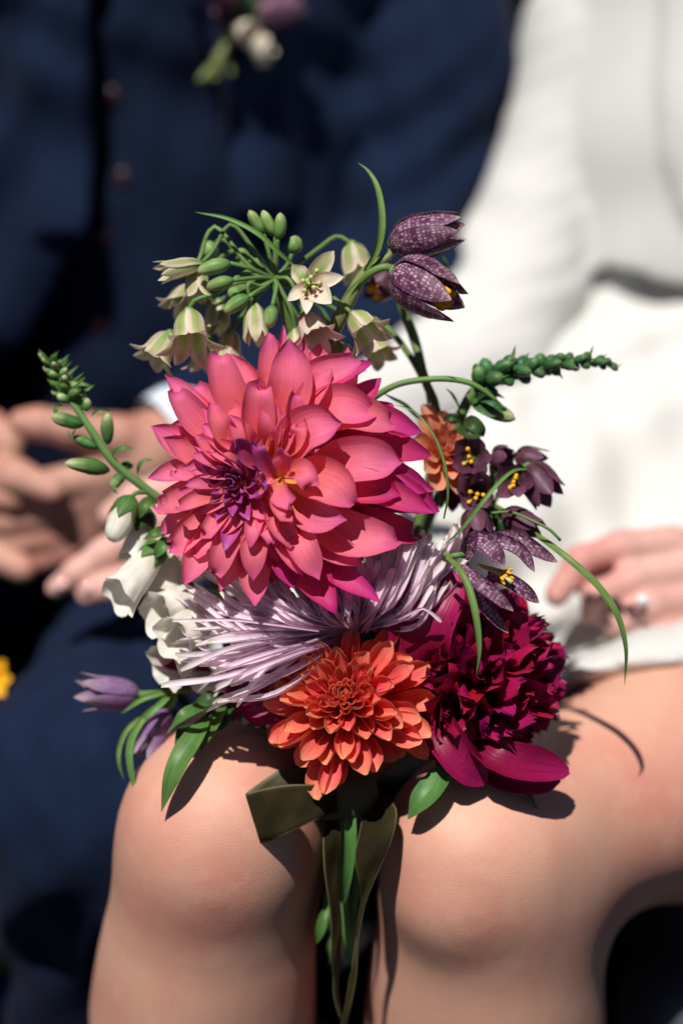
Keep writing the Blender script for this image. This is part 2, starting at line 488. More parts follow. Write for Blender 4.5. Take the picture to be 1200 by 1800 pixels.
def skin_mat(name, base, red, pale):
    m, n, l, b = new_mat(name)
    tc = n.new('ShaderNodeTexCoord')
    def noise(sc, det=3):
        z = n.new('ShaderNodeTexNoise'); z.inputs['Scale'].default_value = sc; z.inputs['Detail'].default_value = det
        l.new(tc.outputs['Object'], z.inputs['Vector']); return z.outputs[0]
    def rng_(src, a, b_, c=0.0, d=1.0):
        r = n.new('ShaderNodeMapRange'); r.inputs[1].default_value = a; r.inputs[2].default_value = b_; r.inputs[3].default_value = c; r.inputs[4].default_value = d
        l.new(src, r.inputs[0]); return r.outputs[0]
    def mix(fac, a, bb, kind='MIX'):
        x = n.new('ShaderNodeMix'); x.data_type = 'RGBA'; x.blend_type = kind
        l.new(fac, x.inputs[0])
        for s_, v_ in ((6, a), (7, bb)):
            if isinstance(v_, tuple): x.inputs[s_].default_value = (*v_, 1)
            else: l.new(v_, x.inputs[s_])
        return x.outputs[2]
    c = mix(rng_(noise(15, 3), .40, .66, 0, .9), base, red)
    c = mix(rng_(noise(60, 4), .5, .75, 0, .45), c, pale)
    c = mix(rng_(noise(420, 2), .55, .8, 0, .25), c, red)
    vo = n.new('ShaderNodeTexVoronoi'); vo.inputs['Scale'].default_value = 42.0; l.new(tc.outputs['Object'], vo.inputs['Vector'])
    c = mix(rng_(vo.outputs['Distance'], .02, .05, .55, 0), c, (base[0] * .45, base[1] * .35, base[2] * .35))
    l.new(c, b.inputs['Base Color'])
    b.inputs['Roughness'].default_value = 0.55; b.inputs['Specular IOR Level'].default_value = 0.36
    b.inputs['Subsurface Weight'].default_value = 0.12; b.inputs['Subsurface Radius'].default_value = (1.0, 0.35, 0.2); b.inputs['Subsurface Scale'].default_value = 0.006
    b.inputs['Sheen Weight'].default_value = 0.0
    v2 = n.new('ShaderNodeTexVoronoi'); v2.inputs['Scale'].default_value = 1300.0; l.new(tc.outputs['Object'], v2.inputs['Vector'])
    bp = n.new('ShaderNodeBump'); bp.inputs['Strength'].default_value = 0.32; bp.inputs['Distance'].default_value = 0.0005
    l.new(v2.outputs['Distance'], bp.inputs['Height']); l.new(bp.outputs[0], b.inputs['Normal'])
    return m

def cloth_mat(name, col, col2, rough=0.85, sheen=0.3, spec=0.15, fine=900):
    m = plain_mat(name, col, rough, spec, sheen, col2=col2, nscale=30, bump=(fine, 0.25, 0.0006))
    return m

M_skin = skin_mat('skin_fair', (0.61, 0.335, 0.238), (0.57, 0.235, 0.172), (0.67, 0.41, 0.30))
M_hand = skin_mat('skin_hand', (0.62, 0.36, 0.305), (0.57, 0.25, 0.215), (0.68, 0.45, 0.38))
M_hand2 = skin_mat('skin_tan', (0.49, 0.275, 0.205), (0.46, 0.185, 0.140), (0.55, 0.34, 0.26))
M_nail = plain_mat('nail_polish', (0.75, 0.46, 0.42), 0.04, 0.6, coat=1.0)
M_navy = cloth_mat('navy_wool', (0.0050, 0.0105, 0.030), (0.0068, 0.0140, 0.039), sheen=0.02, spec=0.08)
M_navy2 = cloth_mat('navy_waistcoat', (0.0043, 0.0085, 0.024), (0.0058, 0.0115, 0.031), sheen=0.02, spec=0.08)
M_white = cloth_mat('ivory_crepe', (0.565, 0.56, 0.535), (0.59, 0.585, 0.56), sheen=0.05)
M_shirt = cloth_mat('shirt_cotton', (0.66, 0.74, 0.85), (0.70, 0.78, 0.88), sheen=0.0)
M_button = plain_mat('dark_red_button', (0.030, 0.012, 0.018), 0.25, 0.4)
M_gold = plain_mat('gold', (0.8, 0.5, 0.22), 0.2, 0.5, metal=1.0)
M_gem = plain_mat('diamond', (0.9, 0.9, 0.92), 0.04, 1.0, coat=1.0)
M_black = plain_mat('black_vinyl', (0.006, 0.006, 0.007), 0.7, 0.1, bump=(300, 0.2, 0.001))
M_steel = plain_mat('dark_lacquer', (0.05, 0.055, 0.065), 0.35, 0.5)
M_ground = plain_mat('dark_paving', (0.018, 0.017, 0.017), 0.9, 0.2, col2=(0.03, 0.029, 0.028), nscale=6, bump=(60, 0.4, 0.004))
M_wall = plain_mat('dark_backdrop', (0.004, 0.004, 0.006), 0.95, 0.1, col2=(0.007, 0.007, 0.009), nscale=3)

# ------------------------------------------------------------------ setting
def box_obj(name, x0, x1, y0, y1, z0, z1, mat, parent=None, bevel=0.0, seg=3):
    me = bpy.data.meshes.new(name)
    import bmesh
    bm = bmesh.new()
    o0 = origin_of(parent) if parent else np.array([(x0 + x1) / 2, (y0 + y1) / 2, z0])
    bmesh.ops.create_cube(bm, size=1.0)
    for v in bm.verts:
        v.co = Vector(((x0 + x1) / 2 + v.co.x * (x1 - x0), (y0 + y1) / 2 + v.co.y * (y1 - y0), (z0 + z1) / 2 + v.co.z * (z1 - z0))) - Vector(o0)
    if bevel:
        bmesh.ops.bevel(bm, geom=list(bm.edges), offset=bevel, segments=seg, profile=0.5, affect='EDGES')
    bm.to_mesh(me); bm.free()
    me.polygons.foreach_set('use_smooth', [True] * len(me.polygons)) if bevel else None
    me.materials.append(mat)
    o = bpy.data.objects.new(name, me); COL.objects.link(o)
    if parent: o.parent = parent
    else: o.location = o0
    return o

g = mesh_obj('ground', [(-40, -40, 0), (40, -40, 0), (40, 60, 0), (-40, 60, 0)], [(0, 1, 2, 3)], M_ground, loc=(0, 0, 0)); tag(g, kind='structure')
bw = box_obj('wall_back', -4, 4, 1.55, 1.7, 0, 3.2, M_wall); tag(bw, kind='structure')

# ------------------------------------------------------------------ people
DOWN = np.array([0, 0, -1.0])
def world_down(p, m, dx=0, dy=0):
    return p + np.array([dx, dy, -m])

# ---- the seated person in white
bride = thing('person', 'person in ivory jacket and short skirt seated at right, bare knees below the bouquet', 'person', np.array([0.30, 0.45, 0.0]))
kL = W(385, 1452, -.077); kR = W(853, 1492, -.081)
aL = W(355, 1790, -.170); aR = W(852, 1800, -.171)
tL = W(640, 1130, -.27); hL = W(930, 1010, -.52)
tR = W(1185, 1364, -.222); hR = W(1520, 1210, -.50)
mL = kL * .5 + aL * .5; mR = kR * .5 + aR * .5
def shin(k, a, rs):
    p = [k + (a - k) * t for t in np.linspace(0, 1, len(rs))]
    return [cone(p[i], p[i + 1], rs[i], rs[i + 1]) for i in range(len(rs) - 1)]
shin_l = shin(kL, aL, (.0470, .0535, .0595, .0642, .0676, .0700, .0718, .0730)) + [cone(aL, world_down(aL, .20, -.01, .03), .0735, .045)]
thigh_l = [cone(kL, tL, .0490, .076), cone(tL, hL, .076, .09)]
cap_l = [cone(W(396, 1438, -.056), W(390, 1500, -.058), .0300, .0280)]
shin_r = shin(kR, aR, (.0485, .0555, .0620, .0672, .0710, .0740, .0762, .0780)) + [cone(aR, world_down(aR, .20, .01, .03), .0785, .046)]
thigh_r = [cone(kR, tR, .0505, .085), cone(tR, hR, .085, .096)]
cap_r = [cone(W(800, 1490, -.057), W(796, 1560, -.059), .0310, .0290)]
hips = [cone(hL, hR, .1, .1)]
def smin(a, b, k):
    h = np.maximum(k - np.abs(a - b), 0) / k
    return np.minimum(a, b) - h * h * k * .25
def leg_mod(P, D):
    x, y, d = proj(P)
    out = None
    for sh, th, cp in ((shin_l, thigh_l, cap_l), (shin_r, thigh_r, cap_r)):
        a = smin(sdf_eval(sh, P, .004), sdf_eval(th, P, .004), .055)
        a = smin(a, sdf_eval(cp, P, .004), .030)
        out = a if out is None else smin(out, a, .006)
    out = smin(out, sdf_eval(hips, P, .004), .05)
    # slight unevenness of muscle and tendon
    return out + .0005 * np.sin(x * .021 + 1.7) * np.sin(y * .019 + .6)
leg_m = solid(shin_l + thigh_l + cap_l + shin_r + thigh_r + cap_r + hips, .0048, .03, mod=leg_mod, relax=4)

def hand_solid(chains, k=.006, h=.0026):
    pr = []
    for ch in chains:
        for (p, r), (q, s) in zip(ch[:-1], ch[1:]):
            pr.append(cone(p, q, r, s))
    return solid(pr, h, k, pad=.01, relax=2)

def C_(pts):
    return [(W(x, y, d), r) for x, y, d, r in pts]

# hand lying on the skirt at the right: loosely closed, back of the hand up
hand_r = hand_solid([
    C_([(1185, 952, -.262, .0118), (1090, 962, -.250, .0112), (1020, 985, -.238, .0100), (978, 1045, -.236, .0088)]),      # index
    C_([(1205, 1000, -.258, .0115), (1110, 1020, -.240, .0110), (1050, 1048, -.228, .0100), (1040, 1076, -.240, .0090)]),
    C_([(1222, 1050, -.256, .0112), (1140, 1066, -.236, .0106), (1085, 1092, -.226, .0095), (1080, 1112, -.240, .0085)]),
    C_([(1232, 1095, -.258, .0105), (1165, 1108, -.240, .0095), (1122, 1122, -.236, .0085), (1115, 1134, -.246, .0080)]),
    C_([(1290, 985, -.275, .020), (1200, 975, -.265, .0135)]), C_([(1300, 1020, -.27, .020), (1212, 1020, -.262, .0140)]),
    C_([(1310, 1060, -.27, .018), (1228, 1075, -.262, .0130)]),
    C_([(1300, 990, -.285, .018), (1180, 985, -.280, .013), (1090, 1000, -.272, .0105), (1030, 1030, -.262, .0090)]),      # thumb tucked under
    C_([(1300, 1010, -.275, .024), (1420, 930, -.32, .026), (1560, 860, -.40, .034)]),
])
# hand laid on the dark trousers at the left
hand_l = hand_solid([
    C_([(330, 895, -.315, .0125), (258, 922, -.295, .0110), (182, 972, -.285, .0098), (134, 1006, -.283, .0088), (98, 1034, -.288, .0073)]),
    C_([(352, 940, -.312, .0120), (295, 975, -.290, .0108), (232, 1014, -.281, .0096), (188, 1034, -.279, .0088), (152, 1048, -.284, .0074)]),
    C_([(360, 955, -.315, .0115), (310, 985, -.292, .0105), (262, 1015, -.283, .0095), (215, 1040, -.288, .0078)]),
    C_([(370, 975, -.318, .0105), (325, 1005, -.298, .0095), (280, 1035, -.292, .0075)]),
    C_([(380, 860, -.32, .0150), (300, 858, -.305, .0130), (235, 875, -.298, .0105), (192, 905, -.30, .0085)]),
    C_([(440, 880, -.335, .024), (350, 915, -.318, .016)]), C_([(440, 900, -.335, .024), (370, 955, -.320, .014)]),
    C_([(430, 870, -.335, .025), (560, 795, -.395, .024), (720, 705, -.455, .026)]),
])
V, F = join(leg_m, hand_r, hand_l)
mesh_obj('body', V, F, M_skin, bride)
me_ = bride.children[0].data
me_.materials.append(M_hand)
mi = np.zeros(len(me_.polygons), np.int32); mi[len(leg_m[1]):] = 1
me_.polygons.foreach_set('material_index', mi)
for (x, y, d) in ((104, 1029, -.2775), (150, 1035, -.2735), (112, 1024, -.2775)):
    pass
def nail(x, y, d, ang, parent):
    a = R_(ang)
    c = W(x, y, d)
    ball('fingernail', parent, c, .0044, M_nail, stretch=I(math.cos(a), math.sin(a), -.15) * .0065)
nail(110, 1028, -.2795, 215, bride); nail(156, 1034, -.2755, 215, bride); nail(219, 1033, -.2795, 205, bride)

# skirt: cloth over both thighs and the lap, cut off at the hem
hemA, hemB = W(960, 1162, -.158), W(1215, 1240, -.186)
hd = hemB - hemA; hd[2] = 0; hd = nrm(hd)
hn = np.array([hd[1], -hd[0], 0.0])
if hn[1] > 0: hn = -hn                      # towards the knees
tLs = W(560, 1230, -.2)
skirt_p = [cone(kL * .45 + tL * .55, tL, .078, .088), cone(tL, hL, .088, .10), cone(kR * .35 + tR * .65, tR, .088, .0925), cone(tR, hR, .0925, .107),
           cone(hL, hR, .125, .12), cone(tL * .5 + hL * .5, tR * .45 + hR * .55, .075, .085), cone(W(860, 900, -.50), W(1150, 880, -.52), .09, .10), cone(W(945, 748, -.582), W(1330, 735, -.582), .102, .102),
           cone(hL * .4 + hR * .6, W(1120, 540, -.635), .120, .098)]
def skirt_mod(P, D):
    x, y, d = proj(P)
    q = P - hemA.astype(np.float32)
    pl = q @ hn.astype(np.float32)
    cut = q @ (hn * .80 + np.array([0, 0, -.60])).astype(np.float32)
    fold = .0050 * np.sin(x * .020 + y * .034 + 1.5 * np.sin(y * .011)) + .003 * np.sin(x * .051 - y * .013)
    D = D + fold * np.clip((-pl) / .05, 0, 1) + .013 * np.clip(1 + pl / .11, 0, 1)
    return np.maximum(D, cut + .0008 * np.sin((q @ hd.astype(np.float32)) * 60))
V, F = solid(skirt_p, .006, .06, mod=skirt_mod, relax=3)
mesh_obj('skirt', V, F, M_white, bride)

# jacket with sleeves
waist_z = W(1080, 505, -.475)[2]
tors = [cone(W(1205, 560, -.615), W(1212, 250, -.590), .128, .128), cone(W(1212, 250, -.590), W(1250, -150, -.570), .128, .145)]
slv = [cone(W(1185, -190, -.56), W(1062, 60, -.555), .062, .056), cone(W(1062, 60, -.555), W(905, 500, -.545), .056, .050),
       cone(W(905, 500, -.545), W(835, 640, -.50), .050, .046), cone(W(835, 640, -.50), W(470, 815, -.36), .046, .036)]
slv2 = [cone(W(1480, -100, -.52), W(1600, 560, -.50), .06, .05), cone(W(1600, 560, -.50), W(1440, 910, -.345), .05, .038)]
def jacket_mod(P, D):
    x, y, d = proj(P)
    A = sdf_eval(tors, P, .05)
    # lapel: a thicker layer on the right, its edge running down
    edge = np.interp(y, [-200, 0, 150, 280, 370, 500], [1168, 1165, 1158, 1166, 1196, 1300])
    A = A - .012 / (1 + np.exp(-(x - edge) / 4.0))
    A = A + .003 * np.sin(y * .022 + x * .006) * np.clip((y - 100) / 300, 0, 1)
    A = np.maximum(A, (waist_z - P[..., 2]) + .004 * np.sin(x * .03))
    B = sdf_eval(slv, P, .05)
    B = B + .0018 * np.sin(y * .042 - x * .03 + 1.2 * np.sin(x * .02)) * np.clip((y - 150) / 200, 0, 1) + .0006 * np.sin(y * .11 + x * .05)
    cr = np.abs(np.sin((y * .8 + x * .45 - 610) * .030 + .5 * np.sin(x * .03)))
    B = B + .0045 * (1 - cr) ** 3 * np.clip(1 - np.abs(y - 470) / 190, 0, 1)
    C2 = sdf_eval(slv2, P, .05)
    return np.minimum(np.minimum(A, B), C2)
V, F = solid(tors + slv + slv2, .0058, .03, mod=jacket_mod, relax=2)
mesh_obj('jacket', V, F, M_white, bride)
# ring on the closed hand
rg = mesh_obj
def torus(name, parent, c, ax, R, r, mat, n=20, m=8):
    ax = nrm(ax); u = nrm(np.cross(ax, [.3, .5, .8])); v = np.cross(ax, u)
    Vv = []
    for i in range(n):
        a = 2 * math.pi * i / n; e = u * math.cos(a) + v * math.sin(a)
        for j in range(m):
            b = 2 * math.pi * j / m
            Vv.append(c + e * (R + r * math.cos(b)) + ax * r * math.sin(b))
    Ff = [(i * m + j, i * m + (j + 1) % m, ((i + 1) % n) * m + (j + 1) % m, ((i + 1) % n) * m + j) for i in range(n) for j in range(m)]
    return mesh_obj(name, Vv, Ff, mat, parent)
ringc = W(1132, 1067, -.237)
rr_ = torus('ring', bride, ringc, W(1222, 1050, -.256) - W(1140, 1066, -.236), .0118, .0011, M_gold)
ball('gem', rr_, W(1128, 1056, -.2225), .0042, M_gem)

# ---- the seated person in navy
groom = thing('person', 'person in navy three-piece suit seated at left, hands resting one in the other', 'person', np.array([-0.15, 0.60, 0.0]))
gt = [cone(W(300, 820, -.74), W(285, 450, -.69), .155, .158), cone(W(285, 450, -.69), W(290, -180, -.60), .158, .18)]
gtw = [cone(W(110, 400, -.72), W(470, 400, -.72), .12, .12), cone(W(60, -60, -.66), W(560, -60, -.66), .13, .13), cone(W(180, 800, -.74), W(430, 800, -.74), .13, .13)]
core = gt + gtw
def fold_navy(x, y, a=1.0):
    return a * 1.0 * (.0045 * np.sin(y * .021 + x * .012 + 1.3 * np.sin(x * .009)) + .0035 * np.sin(y * .033 - x * .018 + 2.0 * np.sin(y * .008)) + .002 * np.sin(x * .05 + y * .02))
def wc_mod(P, D):
    x, y, d = proj(P)
    cf = np.interp(y, [-200, 200, 500, 700], [215, 205, 188, 180])
    D = D + fold_navy(x, y, .7)
    # overlapping front edge of the waistcoat, left of the buttons
    return D - .004 / (1 + np.exp(-(x - (cf - 26)) / 3.0)) + .014
V, F = solid(core, .0062, .08, mod=wc_mod, relax=2)
wc = mesh_obj('waistcoat', V, F, M_navy2, groom)
g_sl = [cone(W(740, -230, -.60), W(752, 120, -.575), .070, .064), cone(W(752, 120, -.575), W(715, 520, -.56), .064, .055), cone(W(715, 520, -.56), W(640, 640, -.53), .055, .052), cone(W(640, 640, -.53), W(370, 722, -.42), .052, .042)]
g_sr = [cone(W(-180, -230, -.62), W(-140, 300, -.58), .07, .06), cone(W(-140, 300, -.58), W(-190, 640, -.5), .06, .05), cone(W(-190, 640, -.5), W(-70, 800, -.40), .05, .04)]
def jk_mod(P, D):
    x, y, d = proj(P)
    T0 = sdf_eval(core, P, .08) + fold_navy(x, y) - .026
    xl = np.interp(y, [-300, 0, 250, 400, 520, 620, 720], [165, 158, 165, 135, 95, 35, -60])
    xr = np.interp(y, [-300, 0, 160, 300, 420, 620, 800], [300, 330, 395, 420, 425, 450, 500])
    inside = np.minimum(x - xl, xr - x) * 0.00045
    front = (d > -.66)
    T0 = np.where(front, np.maximum(T0, inside), T0)
    # lapels
    T0 = T0 - .011 / (1 + np.exp((np.abs(x - np.interp(y, [-300, 0, 300], [80, 60, 110])) - 55) / 4.0)) * (y < 420)
    T0 = T0 - .011 / (1 + np.exp((np.abs(x - np.interp(y, [-300, 0, 420], [400, 450, 470])) - 60) / 4.0)) * (y < 380)
    T0 = np.maximum(T0, (y - 760) * .0004)
    B = sdf_eval(g_sl, P, .05) + .0045 * np.sin(y * .050 + x * .032 + 1.3 * np.sin(x * .015)) * np.clip((y - 20) / 200, .2, 1) + .002 * np.sin(y * .02 - x * .06)
    C2 = sdf_eval(g_sr, P, .05) + fold_navy(x, y, .6)
    return np.minimum(np.minimum(T0, B), C2)
V, F = solid(core + g_sl + g_sr, .0062, .08, mod=jk_mod, relax=2)
mesh_obj('jacket', V, F, M_navy, groom)
# buttons lie on the waistcoat: find its surface
from mathutils.bvhtree import BVHTree
def bvh_of(o):
    me = o.data
    o0 = origin_of(o)
    vs = [Vector(np.array(v.co) + o0) for v in me.vertices]
    return BVHTree.FromPolygons(vs, [tuple(p.vertices) for p in me.polygons])
def hit(bvh, px, py):
    dr = Vector(nrm(W(px, py, 0) - CAMP))
    r = bvh.ray_cast(Vector(CAMP), dr)
    return (np.array(r[0]), np.array(r[1])) if r[0] is not None else (W(px, py, -.6), CM)
bw_ = bvh_of(wc)
for (x, y) in ((196, 168), (214, 312), (183, 417), (177, 570), (70, 672)):
    p, nn = hit(bw_, x, y)
    b_ = tube('button', wc, [p - nn * .001, p + nn * .002, p + nn * .0035], [(0, .0075), (.7, .0075), (.9, .0068), (1, .005)], M_button, ns=18, nv=6)
# trousers
gk = W(165, 1400, -.285)
tr_p = [cone(W(400, 920, -.66), gk, .098, .080), cone(gk, world_down(gk, .32, -.03, .08), .080, .062),
        cone(W(150, 900, -.74), W(-520, 1300, -.40), .09, .08), cone(W(400, 880, -.74), W(160, 880, -.76), .11, .11)]
def tr_mod(P, D):
    x, y, d = proj(P)
    return D + .0035 * np.sin(x * .03 + y * .024) * np.sin(y * .01 + 1) + .0015 * np.sin(x * .07 - y * .04)
V, F = solid(tr_p, .006, .05, mod=tr_mod, relax=2)
mesh_obj('trousers', V, F, M_navy, groom)
# hands and wrists
ghand = hand_solid([
    C_([(262, 782, -.385, .0190), (205, 768, -.365, .0160), (120, 752, -.350, .0130), (68, 744, -.345, .0115), (38, 742, -.345, .0098)]),   # thumb
    C_([(310, 772, -.40, .028), (250, 800, -.388, .030)]), C_([(250, 800, -.388, .030), (175, 830, -.380, .0235)]), C_([(250, 820, -.392, .028), (180, 865, -.388, .022)]),
    C_([(165, 835, -.372, .0150), (85, 858, -.356, .0128), (20, 872, -.350, .0110), (-40, 870, -.352, .0095)]),
    C_([(170, 868, -.378, .0145), (85, 902, -.366, .0122), (15, 915, -.362, .0105), (-40, 915, -.364, .0090)]),
    C_([(178, 895, -.384, .0140), (95, 940, -.374, .0115), (30, 955, -.370, .0100), (-20, 955, -.372, .0090)]),
    C_([(185, 915, -.390, .0130), (115, 970, -.380, .0105), (60, 988, -.378, .0090)]),
    C_([(310, 772, -.40, .028), (420, 730, -.43, .030)]),
])
ghand2 = hand_solid([
    C_([(-70, 760, -.40, .016), (-15, 752, -.385, .0125), (14, 775, -.378, .0115), (16, 830, -.376, .0100)]),
    C_([(-120, 880, -.40, .028), (-60, 860, -.385, .020), (30, 838, -.342, .0125), (92, 862, -.338, .0105)]),
    C_([(-110, 900, -.40, .026), (-40, 960, -.372, .013), (40, 1000, -.362, .0105)]),
    C_([(-120, 880, -.40, .028), (-200, 820, -.42, .030)]),
])
V, F = join(ghand, ghand2)
mesh_obj('body', V, F, M_hand2, groom)
tube('shirt_cuff', groom, [W(285, 772, -.395), W(330, 750, -.405), W(395, 722, -.42)], [(0, .0335), (.08, .0345), (1, .037)], M_shirt, ns=28, nv=8, caps=False)

gs = min(W(400, 920, -.66)[2], gk[2]) - .105
chg = thing('chair', 'black chair in shadow under the person in the navy suit', 'chair', np.array([-0.28, 0.50, 0.0]))
box_obj('seat', -.60, -.06, .16, .68, gs - .05, gs, M_black, chg, bevel=.02)
for x, y in ((-.56, .20), (-.10, .20), (-.56, .64), (-.10, .64)):
    tube('leg', chg, [(x, y, gs - .05), (x, y, 0)], .015, M_steel, ns=10)
# ---- chair under the person in white
ch = thing('chair', 'black chair under the person in ivory, dark behind the right leg', 'chair', np.array([0.30, 0.45, 0.0]))
sz = min(hL[2], hR[2]) - .115
ch_s = box_obj('seat', .12, .62, .26, .72, sz - .05, sz, M_black, ch, bevel=.02)
box_obj('backrest', .16, .60, .76, .80, sz + .06, sz + .34, M_black, ch, bevel=.018)
for i, (x, y) in enumerate(((.16, .70), (.58, .70), (.58, .30), (.16, .30))):
    tube('leg', ch, [(x, y, sz - .05), (x + (.03 if x > .3 else -.03), y, 0)], .016, M_steel, ns=12)
pp = W(1185, 1795, -.28)
ch2 = thing('chair', 'grey rounded front corner of a dark chair at the bottom right edge', 'chair', np.array([pp[0] + .1, pp[1] + .15, 0.0]))
V, F = solid([cone(pp, pp + np.array([.3, .06, -.01]), .028, .028), cone(pp, pp + np.array([.02, .35, -.01]), .028, .028), cone(pp + np.array([.3, .06, -.01]), pp + np.array([.3, .35, -.01]), .028, .028),
              cone(pp + np.array([.05, .3, -.01]), pp + np.array([.28, .2, -.01]), .03, .03), cone(pp + np.array([.12, .18, -.01]), pp + np.array([.26, .12, -.01]), .03)], .008, .06)
mesh_obj('seat', V, F, M_steel, ch2)
for q in ((.05, .06), (.28, .10), (.05, .33), (.28, .33)):
    a = pp + np.array([q[0], q[1], -.03]); b = a.copy(); b[2] = 0
    tube('leg', ch2, [a, b], .012, M_steel, ns=10)

# ------------------------------------------------------------------ flower materials
M_dah = petal_mat('dahlia_pink', [(0, (.88, .42, .04)), (.16, (.88, .32, .13)), (.42, (.92, .20, .235)), (.72, (.92, .205, .315)), (1, (.70, .11, .32))],
                  edge=((.70, .14, .32), .80, 1.0, .4), vein=.16, vs=(46, 1.1), trans=.42, rough=.48, spec=.3, bump=.3, blotch=.08)
M_dahm = petal_mat('dahlia_magenta_shade', [(0, (.80, .22, .08)), (.2, (.76, .10, .16)), (.6, (.72, .065, .20)), (1, (.52, .025, .22))],
                   edge=((.58, .03, .26), .75, 1.0, .5), vein=.16, vs=(40, 1.3), trans=.40, rough=.48, spec=.3, bump=.3, blotch=.08)  # saturated tone of the shaded outer right petals, put into the colour
M_dahp = petal_mat('dahlia_purple', [(0, (.66, .10, .13)), (.4, (.54, .07, .21)), (.8, (.42, .065, .29)), (1, (.47, .14, .42))],
                   edge=((.46, .17, .44), .7, 1.0, .7), vein=.2, trans=.26, rough=.45, spec=.3)
M_coral = petal_mat('dahlia_coral', [(0, (.62, .07, .03)), (.25, (.74, .055, .06)), (.65, (.86, .13, .11)), (.90, (.88, .21, .15)), (1, (.82, .30, .16))],
                    edge=((.84, .34, .17), .80, 1.0, .5), vein=.25, vs=(22, 1.4), trans=.30, rough=.48, spec=.25)
M_peach = petal_mat('dahlia_peach', [(0, (.80, .25, .05)), (.5, (.84, .30, .16)), (1, (.80, .36, .24))], vein=.2, trans=.3)
M_mum = petal_mat('mum_lilac', [(0, (.46, .25, .40)), (.3, (.70, .50, .62)), (.7, (.86, .69, .78)), (.93, (.90, .79, .83)), (1, (.76, .73, .56))], vein=.08, vs=(8, 2), trans=.42, rough=.55, spec=.25, rnd=.12, hue=.01)
M_peo = petal_mat('peony_crimson', [(0, (.14, .003, .020)), (.4, (.27, .006, .040)), (.8, (.36, .008, .068)), (1, (.31, .012, .085))], vein=.3, vs=(16, 1.5), trans=.20, rough=.34, spec=.4, rnd=.28, hue=.02, bump=.3)
M_peog = petal_mat('peony_guard', [(0, (.16, .004, .025)), (.5, (.23, .005, .042)), (1, (.31, .009, .085))], vein=.40, vs=(26, 1.2), trans=.2, rough=.38, spec=.4, rnd=.12, hue=.008, bump=.5)
M_frit = petal_mat('fritillary_checked', [(0, (.10, .03, .06)), (.5, (.09, .018, .06)), (.9, (.13, .045, .08)), (1, (.42, .30, .26))], vein=.15, trans=.22, rough=.45, spec=.3,
                   checks=((8, 17), (.66, .43, .56), 1.0), rnd=.12)
M_frits = petal_mat('fritillary_soft', [(0, (.22, .11, .24)), (.5, (.26, .13, .30)), (1, (.46, .34, .40))], vein=.2, trans=.28, rough=.5, checks=((7, 14), (.45, .30, .50), .6))
M_plum = petal_mat('plum_bell', [(0, (.16, .09, .08)), (.3, (.10, .035, .055)), (.8, (.13, .045, .085)), (1, (.16, .06, .11))], vein=.3, vs=(14, 1.5), trans=.22, rough=.42, spec=.35, rnd=.2)
M_lily = petal_mat('honey_lily', [(0, (.24, .36, .10)), (.4, (.38, .46, .16)), (.8, (.55, .55, .28)), (1, (.72, .68, .46))], edge=((.80, .66, .55), .28, .75, .95), vein=.12, vs=(10, 1.2), trans=.35, rough=.5, rnd=.08)
M_lilyp = petal_mat('honey_lily_throat', [(0, (.35, .42, .14)), (.12, (.42, .10, .14)), (.35, (.62, .40, .32)), (.6, (.80, .70, .56)), (1, (.82, .74, .58))], edge=((.82, .72, .6), .35, .9, .6), vein=.12, vs=(10, 1.2), trans=.3, rough=.5, rnd=.06)
M_cream = petal_mat('foxglove_white', [(0, (.66, .68, .46)), (.25, (.80, .79, .64)), (.7, (.88, .86, .76)), (1, (.90, .87, .77))], vein=.14, vs=(18, 1.2), trans=.36, rough=.6, spec=.15, bump=.3, rnd=.05, hue=.004)
M_yel = plain_mat('anther_yellow', (.82, .42, .01), .6, .3, col2=(.75, .33, .01), nscale=400)
M_pistil = plain_mat('pistil_green', (.45, .50, .16), .5, .3)
GR = dict(trans=.18, rough=.42, spec=.4, hue=.015)
M_leaf = petal_mat('leaf_green', [(0, (.07, .15, .035)), (.6, (.085, .19, .045)), (1, (.10, .17, .05))], vein=.25, vs=(10, 3), edge=((.13, .23, .06), .9, 1.0, .4), rnd=.15, **GR)
M_leafd = petal_mat('leaf_dark', [(0, (.03, .075, .02)), (1, (.045, .10, .03))], vein=.25, vs=(10, 3), rnd=.2, **GR)
M_blade = petal_mat('blade_green', [(0, (.13, .22, .05)), (.6, (.14, .27, .07)), (1, (.13, .24, .07))], vein=.18, vs=(14, .6), rnd=.1, **GR)
M_stem = petal_mat('stem_green', [(0, (.12, .20, .06)), (1, (.12, .22, .06))], vein=.15, vs=(8, 1), rnd=.12, trans=.0, rough=.45, spec=.35, hue=.015)
M_stemb = petal_mat('stem_olive', [(0, (.13, .14, .05)), (1, (.20, .24, .08))], vein=.15, vs=(8, 1), rnd=.1, trans=.0, rough=.45, spec=.35)
M_budg = petal_mat('bud_green', [(0, (.10, .22, .06)), (.6, (.20, .33, .10)), (1, (.40, .46, .20))], vein=.35, bump=.4, vs=(12, 1), trans=.12, rough=.45, rnd=.12)
M_budf = petal_mat('bud_foxglove', [(0, (.055, .16, .04)), (.55, (.085, .21, .055)), (.72, (.22, .33, .12)), (1, (.46, .52, .26))], vein=.35, bump=.4, vs=(10, 1), trans=.1, rough=.48, rnd=.14)
M_budd = petal_mat('bud_deep', [(0, (.035, .11, .035)), (.7, (.055, .15, .05)), (1, (.12, .24, .08))], vein=.4, bump=.5, vs=(8, 1), trans=.06, rough=.4, spec=.4, rnd=.18)

